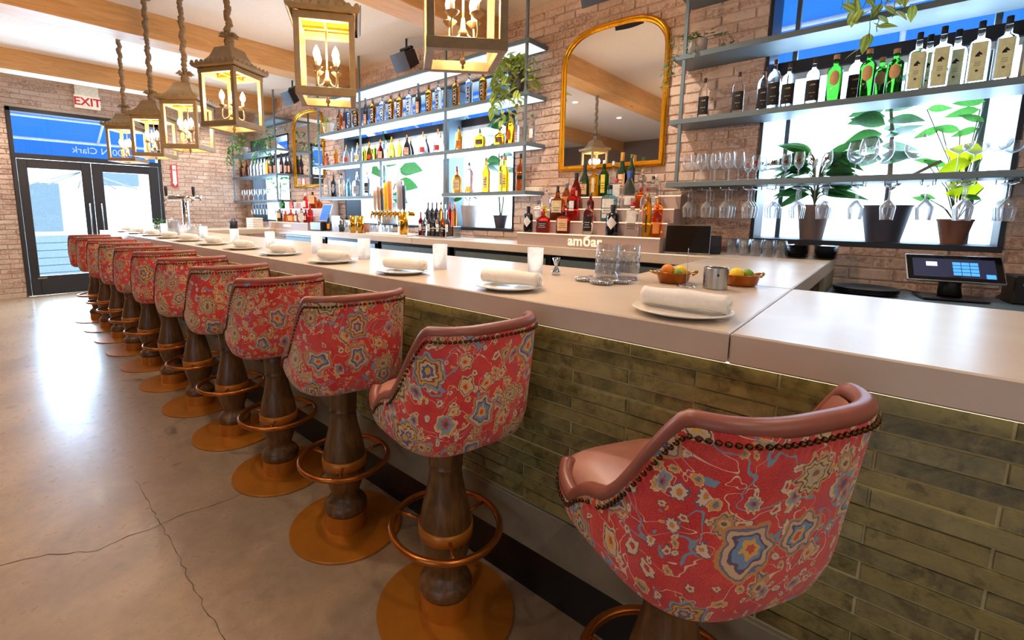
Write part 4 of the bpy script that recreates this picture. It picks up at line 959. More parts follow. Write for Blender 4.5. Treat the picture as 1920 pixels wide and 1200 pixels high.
disp([(1097, 309, 'wine', .044, 'dgreen', 'black', ('peach', .08, .4, .7, None), m_lines, 'black champagne-style bottle with peach label'), (1115, 311, 'spirit', .042, 'yellow', 'cork', ('gold' if 'gold' in Lm else 'cream', .15, .6, .3, None), None, 'patterned gold bottle'), (1129, 301, 'spirit', .044, 'green', 'white', ('yellow', .1, .6, .4, None), m_lines, 'bright green bottle with white stopper'), (1144, 303, 'square', .03, 'clear', 'white', None, None, 'small clear bottle with pale cap'), (1157, 308, 'round', .044, 'brown', 'brown', ('peach', .25, .7, .6, None), m_lines, 'brown bottle with peach label'),
 (1168, 286, 'wine', .042, 'dgreen', 'gold', ('peach', .1, .5, .6, None), m_lines, 'dark green bottle with gold neck'), (1181, 290, 'tall', .03, 'dgreen', 'green', None, None, 'slim green bottle'), (1206, 318, 'tall', .032, 'clear', 'cork', None, None, 'slim clear bottle'), (1231, 335, 'round', .04, 'clear', 'white', None, None, 'clear bottle with white cap')], 3, 'on the top step of the lit display', GR)
P2 = 'on the far display'; G2_ = 'bottles on the far display'
disp([(524, 392, 'spirit', .042, 'dgreen', 'black', ('peach', .3, .7, .7, None), None, 'green bottle with peach label'), (535, 396, 'spirit', .04, 'orange', 'grey', None, None, 'orange-red bottle'), (545, 392, 'squat', .055, 'orange', 'red', ('peach', .1, .5, .6, None), None, 'squat bottle with peach label'), (555, 395, 'spirit', .036, 'blue', 'grey', ('white', .1, .6, .5, None), None, 'lilac bottle with white label'), (565, 391, 'square', .04, 'clear', 'brown', ('white', .1, .7, .6, None), None, 'white-labelled clear bottle'), (573, 392, 'spirit', .038, 'dark_red', 'red', ('peach', .2, .5, .5, None), None, 'red bottle with peach label'), (581, 385, 'tall', .04, 'red', 'red', None, None, 'tall plain red bottle')], 0, P2+', front step', G2_)
disp([(530, 376, 'spirit', .036, 'green', 'white', None, None, 'pale green bottle'), (546, 375, 'spirit', .04, 'rose', 'pink', None, None, 'pink bottle'), (572, 362, 'wine', .04, 'red', 'white', ('white', .1, .5, .5, None), None, 'red and white bottle'), (586, 360, 'square', .05, 'brown', 'black', ('peach', .3, .8, .8, None), None, 'boxy bottle with large peach label'), (598, 377, 'squat', .05, 'orange', 'black', None, None, 'squat orange bottle')], 2, P2+', upper step', G2_)
# ================================================================ GLASSWARE
def arcs(r0, z0, r1, z1, n, bulge=0):
    return [(r0+(r1-r0)*i/n+bulge*math.sin(PI*i/n), z0+(z1-z0)*i/n) for i in range(n+1)]
def stem_glass(kind):
    o = empty('stem_glass')
    R = {'wine': .036, 'balloon': .047, 'coupe': .052, 'flute': .036, 'tulip': .030}[kind]
    H = {'wine': .20, 'balloon': .215, 'coupe': .16, 'flute': .20, 'tulip': .165}[kind]
    sb = {'wine': .085, 'balloon': .085, 'coupe': .10, 'flute': .085, 'tulip': .06}[kind]
    bh = H-sb
    if kind == 'coupe': bowl = [(.004, sb), (.02, sb+.006), (.042, sb+.022), (R, sb+.042), (R*.99, H)]
    elif kind == 'flute': bowl = [(.004, sb), (.012, sb+.004), (R*.96, sb+.038), (R, sb+.046), (R*.80, H)]
    else: bowl = [(.004, sb), (R*.55, sb+bh*.08), (R*.9, sb+bh*.28), (R, sb+bh*.48), (R*.93, sb+bh*.75), (R*.78, H)]
    MB().lathe(bowl, 16).build('bowl', M['glass'], o).data.polygons[-1].use_smooth = False
    me = o.children[0].data
    # open the rim: remove the closing face at the top and at the stem
    import bmesh
    bm = bmesh.new(); bm.from_mesh(me)
    bmesh.ops.delete(bm, geom=[f for f in bm.faces if len(f.verts) > 4], context='FACES_ONLY'); bm.to_mesh(me); bm.free()
    MB().lathe([(R*.85, 0), (R*.85, .002), (.006, .006), (.0035, .02), (.0035, sb-.01), (.006, sb)], 14).build('stem_and_foot', M['glass'], o)
    return o
GP = {k_: None for k_ in ('wine', 'balloon', 'coupe', 'flute', 'tulip')}
def glass(kind, loc, label, group, flip=False, rim=None):
    if GP[kind] is None: GP[kind] = stem_glass(kind); o = GP[kind]
    else: o = copy_tree(GP[kind])
    o.location = loc; o.rotation_euler = (PI if flip else 0, 0, 0)
    return tag(o, label, 'wine glass', group)
zL = ZR[3]+.0005
xs = [1290, 1303, 1316, 1329, 1342, 1355, 1368, 1381]
for i, px in enumerate(xs): glass('wine', (2.47+.07*(i % 2), at(px, 330, 0, 2.5).y, zL), 'plain wine glass in front of the brick, %s from the left on the rack shelf' % ORD[i], 'wine glasses before the brick')
for i, (px, dx) in enumerate(((1403, .1), (1418, 0), (1429, .1), (1450, 0), (1473, .05), (1497, 0), (1522, 0), (1548, 0))):
    o = glass('tulip', (2.45+dx, at(px, 330, 0, 2.47+dx).y, zL), 'small stemmed glass with red emblem, %s from the left in the window' % ORD[i], 'emblem glasses')
    for s in (0, 1): MB().box(-.0300, -.0290, -.010+.011*s, -.002+.011*s, .105, .122).build('red_emblem', K['red'], o)
for i, (px, x) in enumerate(((1601, 2.60), (1624, 2.46), (1652, 2.57), (1710, 2.45))):
    glass('balloon', (x, at(px, 330, 0, x).y, zL), 'large balloon wine glass, %s from the left on the right rack shelf' % ORD[i], 'balloon glasses')
for i, (px, x) in enumerate(((1792, 2.45), (1822, 2.58), (1862, 2.45), (1890, 2.60))):
    glass('coupe', (x, at(px, 330, 0, x).y, zL), 'wide coupe glass, %s from the left at the shelf right end' % ORD[i], 'coupe glasses')
zh = ZR[3]-.062+.0045
for i, y in enumerate(RK):
    for d in range(3):
        x = 2.43+.085*d
        if i == 0 and d == 2: continue
        glass('flute', (x, y, zh-.0), 'upside-down glass hanging from the wire rack, %s row from the left, %s in it' % (ORD[i], ('front', 'middle', 'rearmost')[d]), 'glasses hanging from the wire rack', flip=True)
yl = [at(px, 350, 0, 2.5).y for px in range(456, 545, 9)]
for i, y in enumerate(yl): glass('wine', (2.5, y, ZL[3]+.0005), 'upright wine glass on the far left rack shelf, %s from the left' % ORD[i], 'upright glasses on the far rack')
for i in range(10): glass('flute', (2.5, 7.8+.13*i+.065-.065, ZL[3]-.036-.03+.0045), 'upside-down glass under the far left rack shelf, %s from the right' % ORD[i], 'hanging glasses on the far rack', flip=True)

# frosted tumblers on the bar
def cup(name, R0, R1, H, m, t=.0025, n=24, fl=.004):
    return MB().lathe([(0, 0), (R0, 0), (R1, H), (R1-t, H), (R0-t, fl), (0, fl)], n)
tum = cup('t', .034, .037, .122, None).mesh('tumbler', M['frost'])
gx = (1003, 825, 683, 595, 508, 442, 385, 347, 312, 288, 270, 252)
for i, px in enumerate(gx):
    y = at(px, 480, 0, .37).y if i else 1.04
    x = .37
    if i == 0: x, y = at(1003, 514, 2, HB).x, at(1003, 514, 2, HB).y
    o = obj('tumbler', tum, None, (x, y, HB+.0005)); tag(o, 'frosted white tumbler on the bar, %s' % ('nearest to the viewer' if i == 0 else '%s from the near end' % ORD[i]), 'glass', 'frosted tumblers along the bar')
# plates with rolled napkins
plate = MB().lathe([(0, .002), (.075, .002), (.08, 0), (.085, .003), (.128, .014), (.131, .017), (.128, .018), (.088, .008), (0, .0065)], 40).mesh('plate', M['white'])
def napkin():
    m = MB(); prof = []; n = 18
    for i in range(n+1):
        u = i/n; r = .026*(1-.06*math.sin(u*PI*3)); prof.append((-.115+.23*u, 0.004*math.sin(u*5), r))
    m.tube([(0, y, .0268+z*.3) for y, z, r in prof], [r for _, _, r in prof], 14)
    m.v = [(x*1.25, y, max(z, .0012)) for x, y, z in m.v]
    # spiral fold ends and the loose flap
    for s in (-1, 1):
        m.tube([(.013*math.cos(a)*(1-a/20), s*.1165, .026+.013*math.sin(a)*(1-a/20)) for a in [k*.5 for k in range(22)]], .0022, 5)
    m.add([(.03, -.112, .006), (.03, .112, .006), (.046, .108, .0015), (.046, -.105, .0015), (.028, -.112, .012), (.028, .112, .012)], [(0, 1, 2, 3), (4, 5, 1, 0), (4, 3, 2, 5)], True)
    return m.mesh('rolled_napkin', M['linen'])
nap = napkin()
for i in range(12):
    y = .418+.6145*i; x = .145
    wh = 'nearest to the viewer' if i == 0 else '%s from the near end' % ORD[i]
    tag(obj('plate', plate, None, (x, y, HB+.0003)), 'cream side plate under a rolled napkin, %s' % wh, 'plate', 'plates along the bar')
    o = tag(obj('rolled_napkin', nap, None, (x+.005, y-.004, HB+.0150), math.radians(-3+(i*37 % 13))), 'rolled white cloth napkin on a plate, %s' % wh, 'napkin', 'rolled napkins along the bar')
# ---- bar tools near the viewer
P = at(1042, 515, 2, HB); one('jigger', MB().lathe([(0, .001), (.019, .001), (.021, .003), (.0195, .022), (.0065, .040), (.0065, .044), (.019, .078), (.0185, .0785), (.005, .046), (0, .046)], 20), M['chrome'], 'small steel double-cone jigger between the near tumbler and the mixing glasses', 'jigger', None, (P.x, P.y, HB))
for i, (px, py) in enumerate(((1137, 527), (1176, 526))):
    P = at(px, py-2, 2, HB); o = empty('mixing_glass', (P.x, P.y, HB)); R = .047
    tag(o, ('left' if i == 0 else 'right')+' one of the two cut-crystal mixing glasses on the bar', 'glass', 'mixing glasses')
    cup('m', R-.002, R, .15, None, .004, 28, .012).build('glass_body', M['glass2'], o)
    ct = MB()
    for k in range(14):
        a0, a1 = 2*PI*k/14, 2*PI*(k+1)/14
        for za, zb in ((.075, .105), (.105, .075)): ct.tube([((R+.0006)*math.cos(a0+(a1-a0)*t/3), (R+.0006)*math.sin(a0+(a1-a0)*t/3), za+(zb-za)*t/3) for t in range(4)], .0011, 4)
    for k in range(36):
        a = 2*PI*k/36; ct.tube([(R*math.cos(a), R*math.sin(a), .030), (R*math.cos(a), R*math.sin(a), .070)], .0009, 4)
    ct.build('cut_pattern', M['steel'], o)
    MB().lathe([(0, .003), (R-.006, .003), (R-.006, .011), (0, .011)], 24).build('heavy_base', G['clear'], o)
for i, (px, py, dz, a) in enumerate(((1098, 527, 0, 10), (1128, 533, .0, 60), (1162, 531, .0, -20), (1135, 522, .017, 35))):
    P = at(px, py, 2, HB); o = empty('cocktail_strainer', (P.x, P.y, HB+dz+.004), math.radians(a)); tag(o, 'steel coil cocktail strainer in the heap by the mixing glasses, %s one' % ('leftmost', 'front', 'rightmost', 'topmost')[i], 'strainer', 'cocktail strainers')
    sp_ = MB().tube([((.040+.005*math.cos(t*1.5))*math.cos(t*2*PI/110), (.040+.005*math.cos(t*1.5))*math.sin(t*2*PI/110), .006+.005*math.sin(t*1.5)) for t in range(96)], .0021, 5).build('coil', M['chrome'], o)
    MB().lathe([(0, .009), (.038, .009), (.043, .0095), (.043, .011), (0, .011)], 24).build('disc', M['steel'], o)
    MB().bbox(.035, .075, -.009, .009, .009, .012, .001).build('handle', M['steel'], o)
def fruit(name, c, r, colr, label, cat):
    m = MB(); n = 14; m.lathe([(0, -r*.98)]+[(r*math.sin(PI*i/12), -r*math.cos(PI*i/12)*1.0) for i in range(1, 12)]+[(0, r*.96)], n)
    o = tag(m.build(name, colr, None, c), label, cat); return o
M['orange'] = plain('orange_peel', 'f08a12', .45, bump=.3, vs=300); M['lemon'] = plain('lemon_peel', 'f6cf1c', .45, bump=.3, vs=300); M['lime'] = plain('lime_peel', '6f9a24', .45, bump=.3, vs=300)
for i, (px, py) in enumerate(((1262, 535), (1388, 540))):
    P = at(px, py-5, 2, HB)
    o = empty('copper_pan', (P.x, P.y, HB), math.radians(-50 if i == 0 else -40)); tag(o, 'small copper pan of citrus fruit, %s the steel cup' % ('left of' if i == 0 else 'right of'), 'pan', 'copper citrus pans')
    MB().lathe([(0, .001), (.048, .001), (.056, .006), (.066, .042), (.070, .045), (.066, .0465), (.060, .042), (.052, .008), (0, .005)], 30).build('pan_body', M['copper2'], o)
    for s in (-1, 1):
        MB().tube([(s*(.066+.030*math.sin(PI*t/8)), -.026+.052*t/8, .036+.012*math.sin(PI*t/8)) for t in range(9)], .0042, 8).build('brass_handle', M['brass'], o)
    lst = ((('orange', -.018, .018, .050, .027), ('lemon', .022, -.020, .048, .024), ('lime', .024, .026, .046, .022), ('lime', -.025, -.024, .040, .02)), (('lemon', -.02, .012, .046, .026), ('lime', .018, -.018, .044, .022)))[i]
    for k, (nm, dx, dy, z, r) in enumerate(lst):
        wh = '%s in the %s copper pan%s' % (nm, 'left' if i == 0 else 'right', (', behind' if k == 3 else ', at the right side' if (nm == 'lime' and i == 0) else ''))
        fruit(nm, (P.x+dx, P.y+dy, HB+z), r, M[nm], 'whole '+wh, 'fruit')
P = at(1340, 541, 2, HB); c_ = empty('steel_cup', (P.x, P.y, HB)); tag(c_, 'straight brushed steel cup between the two copper pans', 'cup')
MB().lathe([(0, .001), (.0405, .001), (.042, .003), (.042, .080), (.0405, .081), (.0395, .080), (.0395, .004), (0, .004)], 36).build('cup_body', M['steel'], c_); sharp(c_.children[0] if c_.children else [x for x in col.objects if x.name == 'cup_body'][0])
wt = wrap_text('faint_mark', '\u2666', .012, .042, .055, Lm['dark'], c_); wt.rotation_euler.z = math.radians(25)
P = at(1286, 538, 2, HB); o = empty('bill_spindle', (P.x, P.y, HB)); tag(o, 'steel receipt spindle with upright spike before the left copper pan', 'spindle')
MB().lathe([(0, .001), (.033, .001), (.033, .003), (.012, .006), (0, .006)], 24).tube([(.026*math.cos(a*.3), .026*math.sin(a*.3), .006) for a in range(21)], .0018, 5, True).build('base', M['chrome'], o); MB().tube([(0, 0, .005), (0, 0, .146), (0, 0, .152)], [.0014, .0014, .0003], 6).build('spike', M['chrome'], o)
# ---- things at the far end of the bar
P = at(352, 441, 2, HB); o = empty('beer_tap', (P.x, P.y, HB)); tag(o, 'chrome beer tap tower standing on the far bar', 'beer tap')
MB().lathe([(0, 0), (.06, 0), (.06, .01), (.036, .02), (.034, .36), (.036, .40), (.02, .42), (0, .42)], 20).build('column', M['chrome'], o)
MB().tube([(-.13, .10, .42), (.13, -.10, .42)], .034, 14).build('cross_tube', M['chrome'], o)
for s in (-1, 1):
    MB().tube([(s*.11, -s*.085, .42), (s*.11-.07, -s*.085-.05, .42), (s*.11-.08, -s*.085-.06, .36)], .013, 8).build('faucet', M['chrome'], o)
    MB().lathe([(0, .43), (.012, .44), (.018, .52), (.012, .54), (0, .54)], 10, (s*.11-.06, -s*.085-.045, 0)).build('tap_handle', K['black'], o)
for i, (px, py, R, H, nm, lb) in enumerate(((300, 436, .045, .10, 'herb', 'glass jar of fresh green herbs at the far end of the bar'), (326, 441, .055, .16, 'jar', 'clear lidded jar beside the herbs at the far bar end'), (368, 443, .05, .13, 'water', 'clear glass pitcher beside the far chrome tap'))):
    P = at(px, py, 2, HB); o = empty('glass_jar', (P.x, P.y, HB)); tag(o, lb, 'jar'); cup('j', R, R*1.05, H, None).build('jar_body', M['glass'], o)
    if nm == 'herb':
        hm = MB(); R_ = random.Random(2)
        for k in range(70):
            a = R_.uniform(0, 6.28); r = R_.uniform(0, .06); z = R_.uniform(.05, .17); s = .018
            hm.add([(r*math.cos(a), r*math.sin(a), z), (r*math.cos(a)+s*math.cos(a+.6), r*math.sin(a)+s*math.sin(a+.6), z+.012), (r*math.cos(a)+1.6*s*math.cos(a), r*math.sin(a)+1.6*s*math.sin(a), z+.004), (r*math.cos(a)+s*math.cos(a-.6), r*math.sin(a)+s*math.sin(a-.6), z+.01)], [(0, 1, 2, 3)])
        x_ = hm.build('herb_leaves', M['leaf'], o); x_['kind'] = 'stuff'
    if nm == 'jar': MB().lathe([(0, H), (R*1.08, H), (R*1.08, H+.012), (.015, H+.02), (.015, H+.035), (0, H+.04)], 18).build('lid', M['glass'], o)
    if nm == 'water': MB().tube([(R, 0, .03), (R+.035, 0, .05), (R+.035, 0, .10), (R, 0, .12)], .006, 6).build('handle', M['glass'], o)
P = at(407, 432, 2, HB); o = empty('caddy', (1.6, 7.55, HB)); tag(o, 'small black caddy on the far return counter', 'caddy'); MB().lathe([(0, 0), (.06, 0), (.065, .12), (.06, .12), (.055, .01), (0, .01)], 8).build('holder', K['black'], o)
for k in range(4): MB().tube([(.02*math.cos(k*1.6), .02*math.sin(k*1.6), .02), (.03*math.cos(k*1.6), .03*math.sin(k*1.6), .16)], .006, 5).build('straw', K['black'], o)
o = empty('paper_stack', (1.95, 7.6, HB), .2); tag(o, 'stack of white paper napkins on the far return counter', 'napkins')
for k in range(5): MB().bbox(-.09, .09, -.09, .09, .034*k, .034*k+.030, .004).build('packet', M['linen'], o)
# ---- back counter things
yb = lambda px, py=440: at(px, py, 2, HB)
P = yb(1278, 473); o = empty('register_screen', (2.225, 1.055, HB+.0005), math.radians(14)); tag(o, 'black tablet register screen beside the lit bottle display', 'screen')
Rm = Matrix.Translation((0, 0, .008)) @ Matrix.Rotation(math.radians(22), 4, 'Y')
MB().bbox(-.006, .006, -.143, .143, 0, .205, .003, Rm).build('screen_body', M['blackg'], o); MB().bbox(-.004, .0075, -.145, .145, -.004, .209, .002, Rm).build('bezel', M['steel'], o)
MB().bbox(.0, .13, -.07, .07, 0, .012, .003).add([(.02, -.03, .01), (.02, .03, .01), (.12, .03, .01), (.12, -.03, .01), (.075, -.03, .13), (.075, .03, .13)], [(0, 1, 5, 4), (2, 3, 4, 5), (0, 4, 3), (1, 2, 5), (0, 3, 2, 1)]).build('stand', M['blackp'], o)
o = empty('card_reader', (2.40, .915, HB+.0005), .3); tag(o, 'small black card reader behind the tablet screen edge', 'card reader'); MB().bbox(-.02, .02, -.035, .035, 0, .13, .005).build('reader_body', M['blackp'], o); MB().box(-.0215, -.0205, -.022, .022, .03, .06).build('keys', M['cooler'], o)
rg = cup('r', .031, .0335, .105, None, .002, 18).mesh('rocks_glass', M['glass2'])
cnt = 0
for i in range(5):
    for j in range(3):
        wh = ('front', 'middle', 'back')[j]
        tag(obj('rocks_glass', rg, None, (2.42+.095*j, .815-.072*i+.015*j, HB+.0005)), 'clear tumbler beside the black bowls, %s row, %s from the left' % (wh, ORD[i]), 'glass', 'clear tumblers by the black bowls'); cnt += 1
for i, (x, y) in enumerate(((2.40, .405), (2.52, .36), (2.47, .465+.06))):
    pass
o = empty('plate_stack', (2.47, .445, HB)); tag(o, 'low stacks of black bowls below the window sill', 'bowls')
for s, (dx, dy) in enumerate(((0, 0), (.03, -.145))):
    for k in range(9): MB().lathe([(0, .0), (.045, 0), (.066, .010), (.068, .0115), (.064, .0115), (.044, .003), (0, .003)], 24, (dx, dy, .0095*k)).build('bowl', M['blackg'], o)
# trays, terminal and printer on the steel counter
zc = .9005
o = empty('oval_tray', (2.36, .085, zc)); tag(o, 'stack of oval black serving trays on the steel counter', 'tray')
for k in range(3): MB().lathe([(0, .0), (.125, 0), (.15, .014), (.152, .018), (.147, .018), (.122, .005), (0, .005)], 40, (0, 0, .010*k), 2, 1.0).build('tray', M['blackp'], o)
P = at(1790, 500, 0, 2.42); o = empty('pos_terminal', (2.44, P.y, zc+.0045), math.radians(12)); tag(o, 'point-of-sale terminal with lit blue key screen on the steel counter', 'terminal')
o.location.y = at(1782, 540, 0, 2.44).y
Rm = Matrix.Translation((-.05, 0, .10)) @ Matrix.Rotation(math.radians(38), 4, 'Y')
MB().bbox(-.008, .008, -.19, .19, 0, .165, .004, Rm).build('screen_body', M['blackg'], o); MB().bbox(-.005, .010, -.194, .194, -.004, .169, .003, Rm).build('bezel', M['steel'], o)
M['scr_blue'] = emis('screen_blue', (.05, .28, .85, 1), 1.3); M['scr_pale'] = emis('screen_pale', (.55, .68, .95, 1), 1.2); M['scr_navy'] = emis('screen_navy', (.008, .014, .06, 1), .4)
sc2 = MB().box(-.0088, -.0082, -.16, .165, .02, .14, Rm).build('display', M['scr_navy'], o)
for a in range(3):
    for b in range(4): MB().box(-.0096, -.0089, -.045-.034*a+.018, -.045-.034*a+.049, .035+.022*b, .053+.022*b, Rm).build('key_tile', M['scr_blue'], sc2)
MB().box(-.0096, -.0089, -.155, -.12, .022, .048, Rm).build('key_tile', M['scr_blue'], sc2); MB().box(-.0096, -.0089, .065, .11, .09, .118, Rm).build('name_tile', M['scr_pale'], sc2)
MB().bbox(-.10, .10, -.13, .13, 0, .010, .003).build('foot', M['blackp'], o)
MB().tube([(0, 0, .01), (.02, 0, .07), (.0, 0, .14)], [.05, .045, .05], 16).build('neck', M['blackp'], o)
MB().tube([(.07, .10, .01), (.11, .16, .02), (.08, .22, .015), (.12, .19, .005), (.13, .28, .008)], .003, 5).build('cable', M['blackp'], o)
o = empty('receipt_printer', (2.56, at(1920, 540, 0, 2.56).y-.02, zc+.0005), .15); tag(o, 'black receipt printer beside the point-of-sale terminal', 'printer')
MB().bbox(-.08, .08, -.08, .08, 0, .15, .008).build('printer_body', M['blackp'], o); MB().bbox(-.082, -.079, -.05, .05, .10, .108, .0005).build('paper_slot', M['steel'], o)
M['led_green'] = emis('green_led', (.5, 1, .2, 1), 3); MB().box(-.0815, -.0805, -.062, -.055, .055, .061).box(-.0815, -.0805, -.062, -.055, .07, .076).build('status_light', M['led_green'], o)
# ---- middle of the back counter: taps, cups, bottles with pourers
o = empty('drip_tray', (2.22, 0, HB)); y0, y1 = yb(772, 442).y, yb(690, 440).y
y0 = at(768, 441, 0, 2.2).y+.03; y1 = at(690, 438, 0, 2.2).y
tag(o, 'long white drip tray below the brass taps', 'tray'); MB().bbox(-.06, .24, y0, y1, .001, .022, .003).build('tray_body', M['white'], o)
tw = empty('tap_tower', (2.38, 0, HB+.0225)); tag(tw, 'brass beer tap rail with many tap handles on the back counter', 'beer taps')
ya, ybb = at(776, 386, 0, 2.38).y, at(700, 386, 0, 2.38).y
MB().tube([(0, ya, .235), (0, ybb, .235)], .026, 14).build('brass_rail', M['brass'], tw)
for y in (at(750, 400, 0, 2.38).y, at(712, 400, 0, 2.38).y): MB().tube([(0, y, 0), (0, y, .23)], .03, 14).build('tower_leg', M['chrome'], tw)
HC = [('pale', 'b9a184', .26, .018), ('tan', 'b07a50', .30, .02), ('dark', '4a3d3a', .28, .018), ('yellow', 'e8c21c', .34, .026), ('orange', 'e07a1a', .36, .024), ('grey', 'b9b4b8', .36, .034), ('brown', '3c3036', .30, .016)]
hp = [703, 710, 716, 724, 731, 750, 757]
for (n_, c_, h_, r_), px in zip(HC, hp):
    y = at(px, 380, 0, 2.33).y; mt = plain('tap_handle_'+n_, c_, .4)
    MB().lathe([(0, .27), (.010, .275), (r_*1.1, .30), (r_*1.5, .27+h_*.8), (r_*1.2, .27+h_), (0, .272+h_)], 12, (-.045, y, 0), 3, .7).build('tap_handle', mt, tw)
for i in range(10):
    y = ya+(ybb-ya)*(i+.5)/10
    MB().tube([(-.015, y, .235), (-.05, y, .240), (-.062, y, .225), (-.064, y, .17)], [.012, .013, .012, .008], 8).lathe([(0, .24), (.012, .243), (.013, .262), (.006, .272), (0, .272)], 10, (-.045, y, 0)).build('faucet', M['brass'], tw)
for px in (750, 716): MB().lathe([(0, -.004), (.036, -.004), (.036, .004), (0, .004)], 16, mat=Matrix.Translation((-.05, at(px, 350, 0, 2.33).y, .60 if px == 750 else .50)) @ Matrix.Rotation(PI/2, 4, 'Y')).build('round_badge', K['pink'] if px == 750 else K['orange'], tw)
def goldcup(px, py, X, R, H, lb): 
    P = at(px, py, 0, X); one('gold_shaker', cup('g', R*.86, R, H, None, .0015, 28), M['brass'], lb, 'cup', 'tall gold mixing tins', (X, P.y, HB+.0005))
goldcup(757, 420, 2.215, .056, .255, 'widest gold tin standing before the brass taps')
bpy.context.view_layer.update() if False else None
[x for x in col.objects if x.name.startswith('gold_shaker')][-1].location.z = HB+.0225
goldcup(662, 420, 2.28, .046, .225, 'left one of the twin gold tins on the back counter'); goldcup(676, 420, 2.28, .046, .225, 'right one of the twin gold tins on the back counter')
o = empty('ticket_printer', (2.29, at(597, 432, 0, 2.3).y-.12, HB+.0005), .1); tag(o, 'silver-fronted printer below the angled blue tablet', 'printer'); MB().bbox(-.11, .11, -.13, .13, 0, .13, .006).build('printer_body', M['blackp'], o); MB().bbox(-.114, -.109, -.12, .12, .015, .12, .002).build('front_panel', M['steel'], o)
t_ = empty('tablet', (2.30, at(601, 405, 0, 2.3).y-.08, HB+.137), .1); tag(t_, 'tilted tablet showing a blue screen on the silver printer', 'tablet')
Rm = Matrix.Rotation(math.radians(20), 4, 'Y'); MB().bbox(-.006, .006, -.11, .11, 0, .26, .003, Rm).build('tablet_body', M['white'], t_); MB().box(-.0075, -.0063, -.10, .10, .012, .248, Rm).build('screen', emis('tablet_screen', (.03, .14, .5, 1), 1), t_)
MB().tube([(.05, 0, 0), (.10, 0, .02), (.06, 0, .14)], .012, 6).build('stand', M['blackp'], t_)
for i, (px, nm, R, H, mt, lb) in enumerate(((617, 'dark bottle', .036, .24, 'black', 'dark bottle with small orange label beside the blue tablet'),)):
    P = at(px, 420, 0, 2.3); bottle(lb, 2.3, P.y, HB+.0005, H, 'wine', R, 'black', 'grey', ('orange', .15, .45, .6, None), None)
for i, (px, R, H, m_, lb) in enumerate(((630, .06, .22, 'frost', 'frosted pitcher on the back counter right of the dark bottle'), (641, .045, .10, 'blackp', 'black napkin box between pitcher and gold tins'), (651, .035, .17, 'steel', 'slim steel shaker left of the twin gold tins'), (688, .04, .12, 'pot_terra', 'reddish clay cup right of the twin gold tins'))):
    P = at(px, 430, 0, 2.32); o = empty('pitcher' if i == 0 else ('holder' if i == 1 else 'shaker' if i == 2 else 'clay_cup'), (2.32, P.y, HB)); tag(o, lb, ('pitcher', 'box', 'shaker', 'cup')[i])
    cup('x', R*.85, R, H, None).build('body', M[m_], o)
    if i == 2: MB().lathe([(R, H), (R*.6, H+.03), (R*.5, H+.06), (0, H+.062)], 16).build('lid', K['black'], o)
    if i == 0: MB().tube([(R*.9, 0, .03), (R+.04, 0, .06), (R+.04, 0, .15), (R, 0, .18)], .007, 6).build('handle', M['frost'], o)
    if i == 1:
        for q in range(6): MB().tube([(0.02*math.cos(q), .02*math.sin(q), .01), (.03*math.cos(q), .03*math.sin(q), .15)], .003, 4).build('straw', K['black'], o)
for i in range(5):
    P = at(693+i*9, 420, 0, 2.5); o = tag(obj('rocks_glass', rg, None, (2.52, P.y, HB+.0005)), 'clear glass left of the brass taps, %s from the left' % ORD[i], 'glass', 'clear glasses left of the brass taps')
# pourer bottles in a two-tier rail
rl = empty('bottle_rail', (2.36, 0, HB)); q0, q1 = at(842, 420, 0, 2.36).y, at(783, 420, 0, 2.36).y; tag(rl, 'two-tier steel rail for pourer bottles beside the brass taps', 'bottle rail')
MB().bbox(-.04, .07, q0, q1, .001, .012, .002).bbox(.07, .19, q0, q1, .001, .125, .003).build('tray', M['steel'], rl)
MB().tube([(-.045, q0, .10), (-.045, q1, .10)], .004, 6).build('rail', M['chrome'], rl)
for y in (q0+.005, q1-.005): MB().tube([(-.045, y, .0), (-.045, y, .10)], .004, 6).build('upright', M['chrome'], rl)
cl = ['wine', 'brown', 'clear', 'black', 'wine', 'clear', 'dark_red', 'black']
for i in range(7):
    y = q0+.04+(q1-q0-.08)*i/6; bottle('dark-topped pourer bottle in the front rail, %s from the right' % ORD[i], 2.375, y, HB+.0125, .27, 'spirit', .030, cl[i], 'grey', ('black', .12, .5, .6, None) if i % 2 else ('white', .2, .5, .5, None), m_lines, 'front pourer bottles')
cl = ['orange', 'red', 'clear', 'orange', 'black', 'black', 'black']
for i in range(7):
    y = q0+.04+(q1-q0-.08)*i/6; bottle('pourer bottle on the raised rear rail, %s from the right' % ORD[i], 2.49, y, HB+.1255, .27, 'spirit', .030, cl[i], ('white', 'pink', 'grey', 'brown', 'grey', 'red', 'brown')[i], None, None, 'rear pourer bottles')
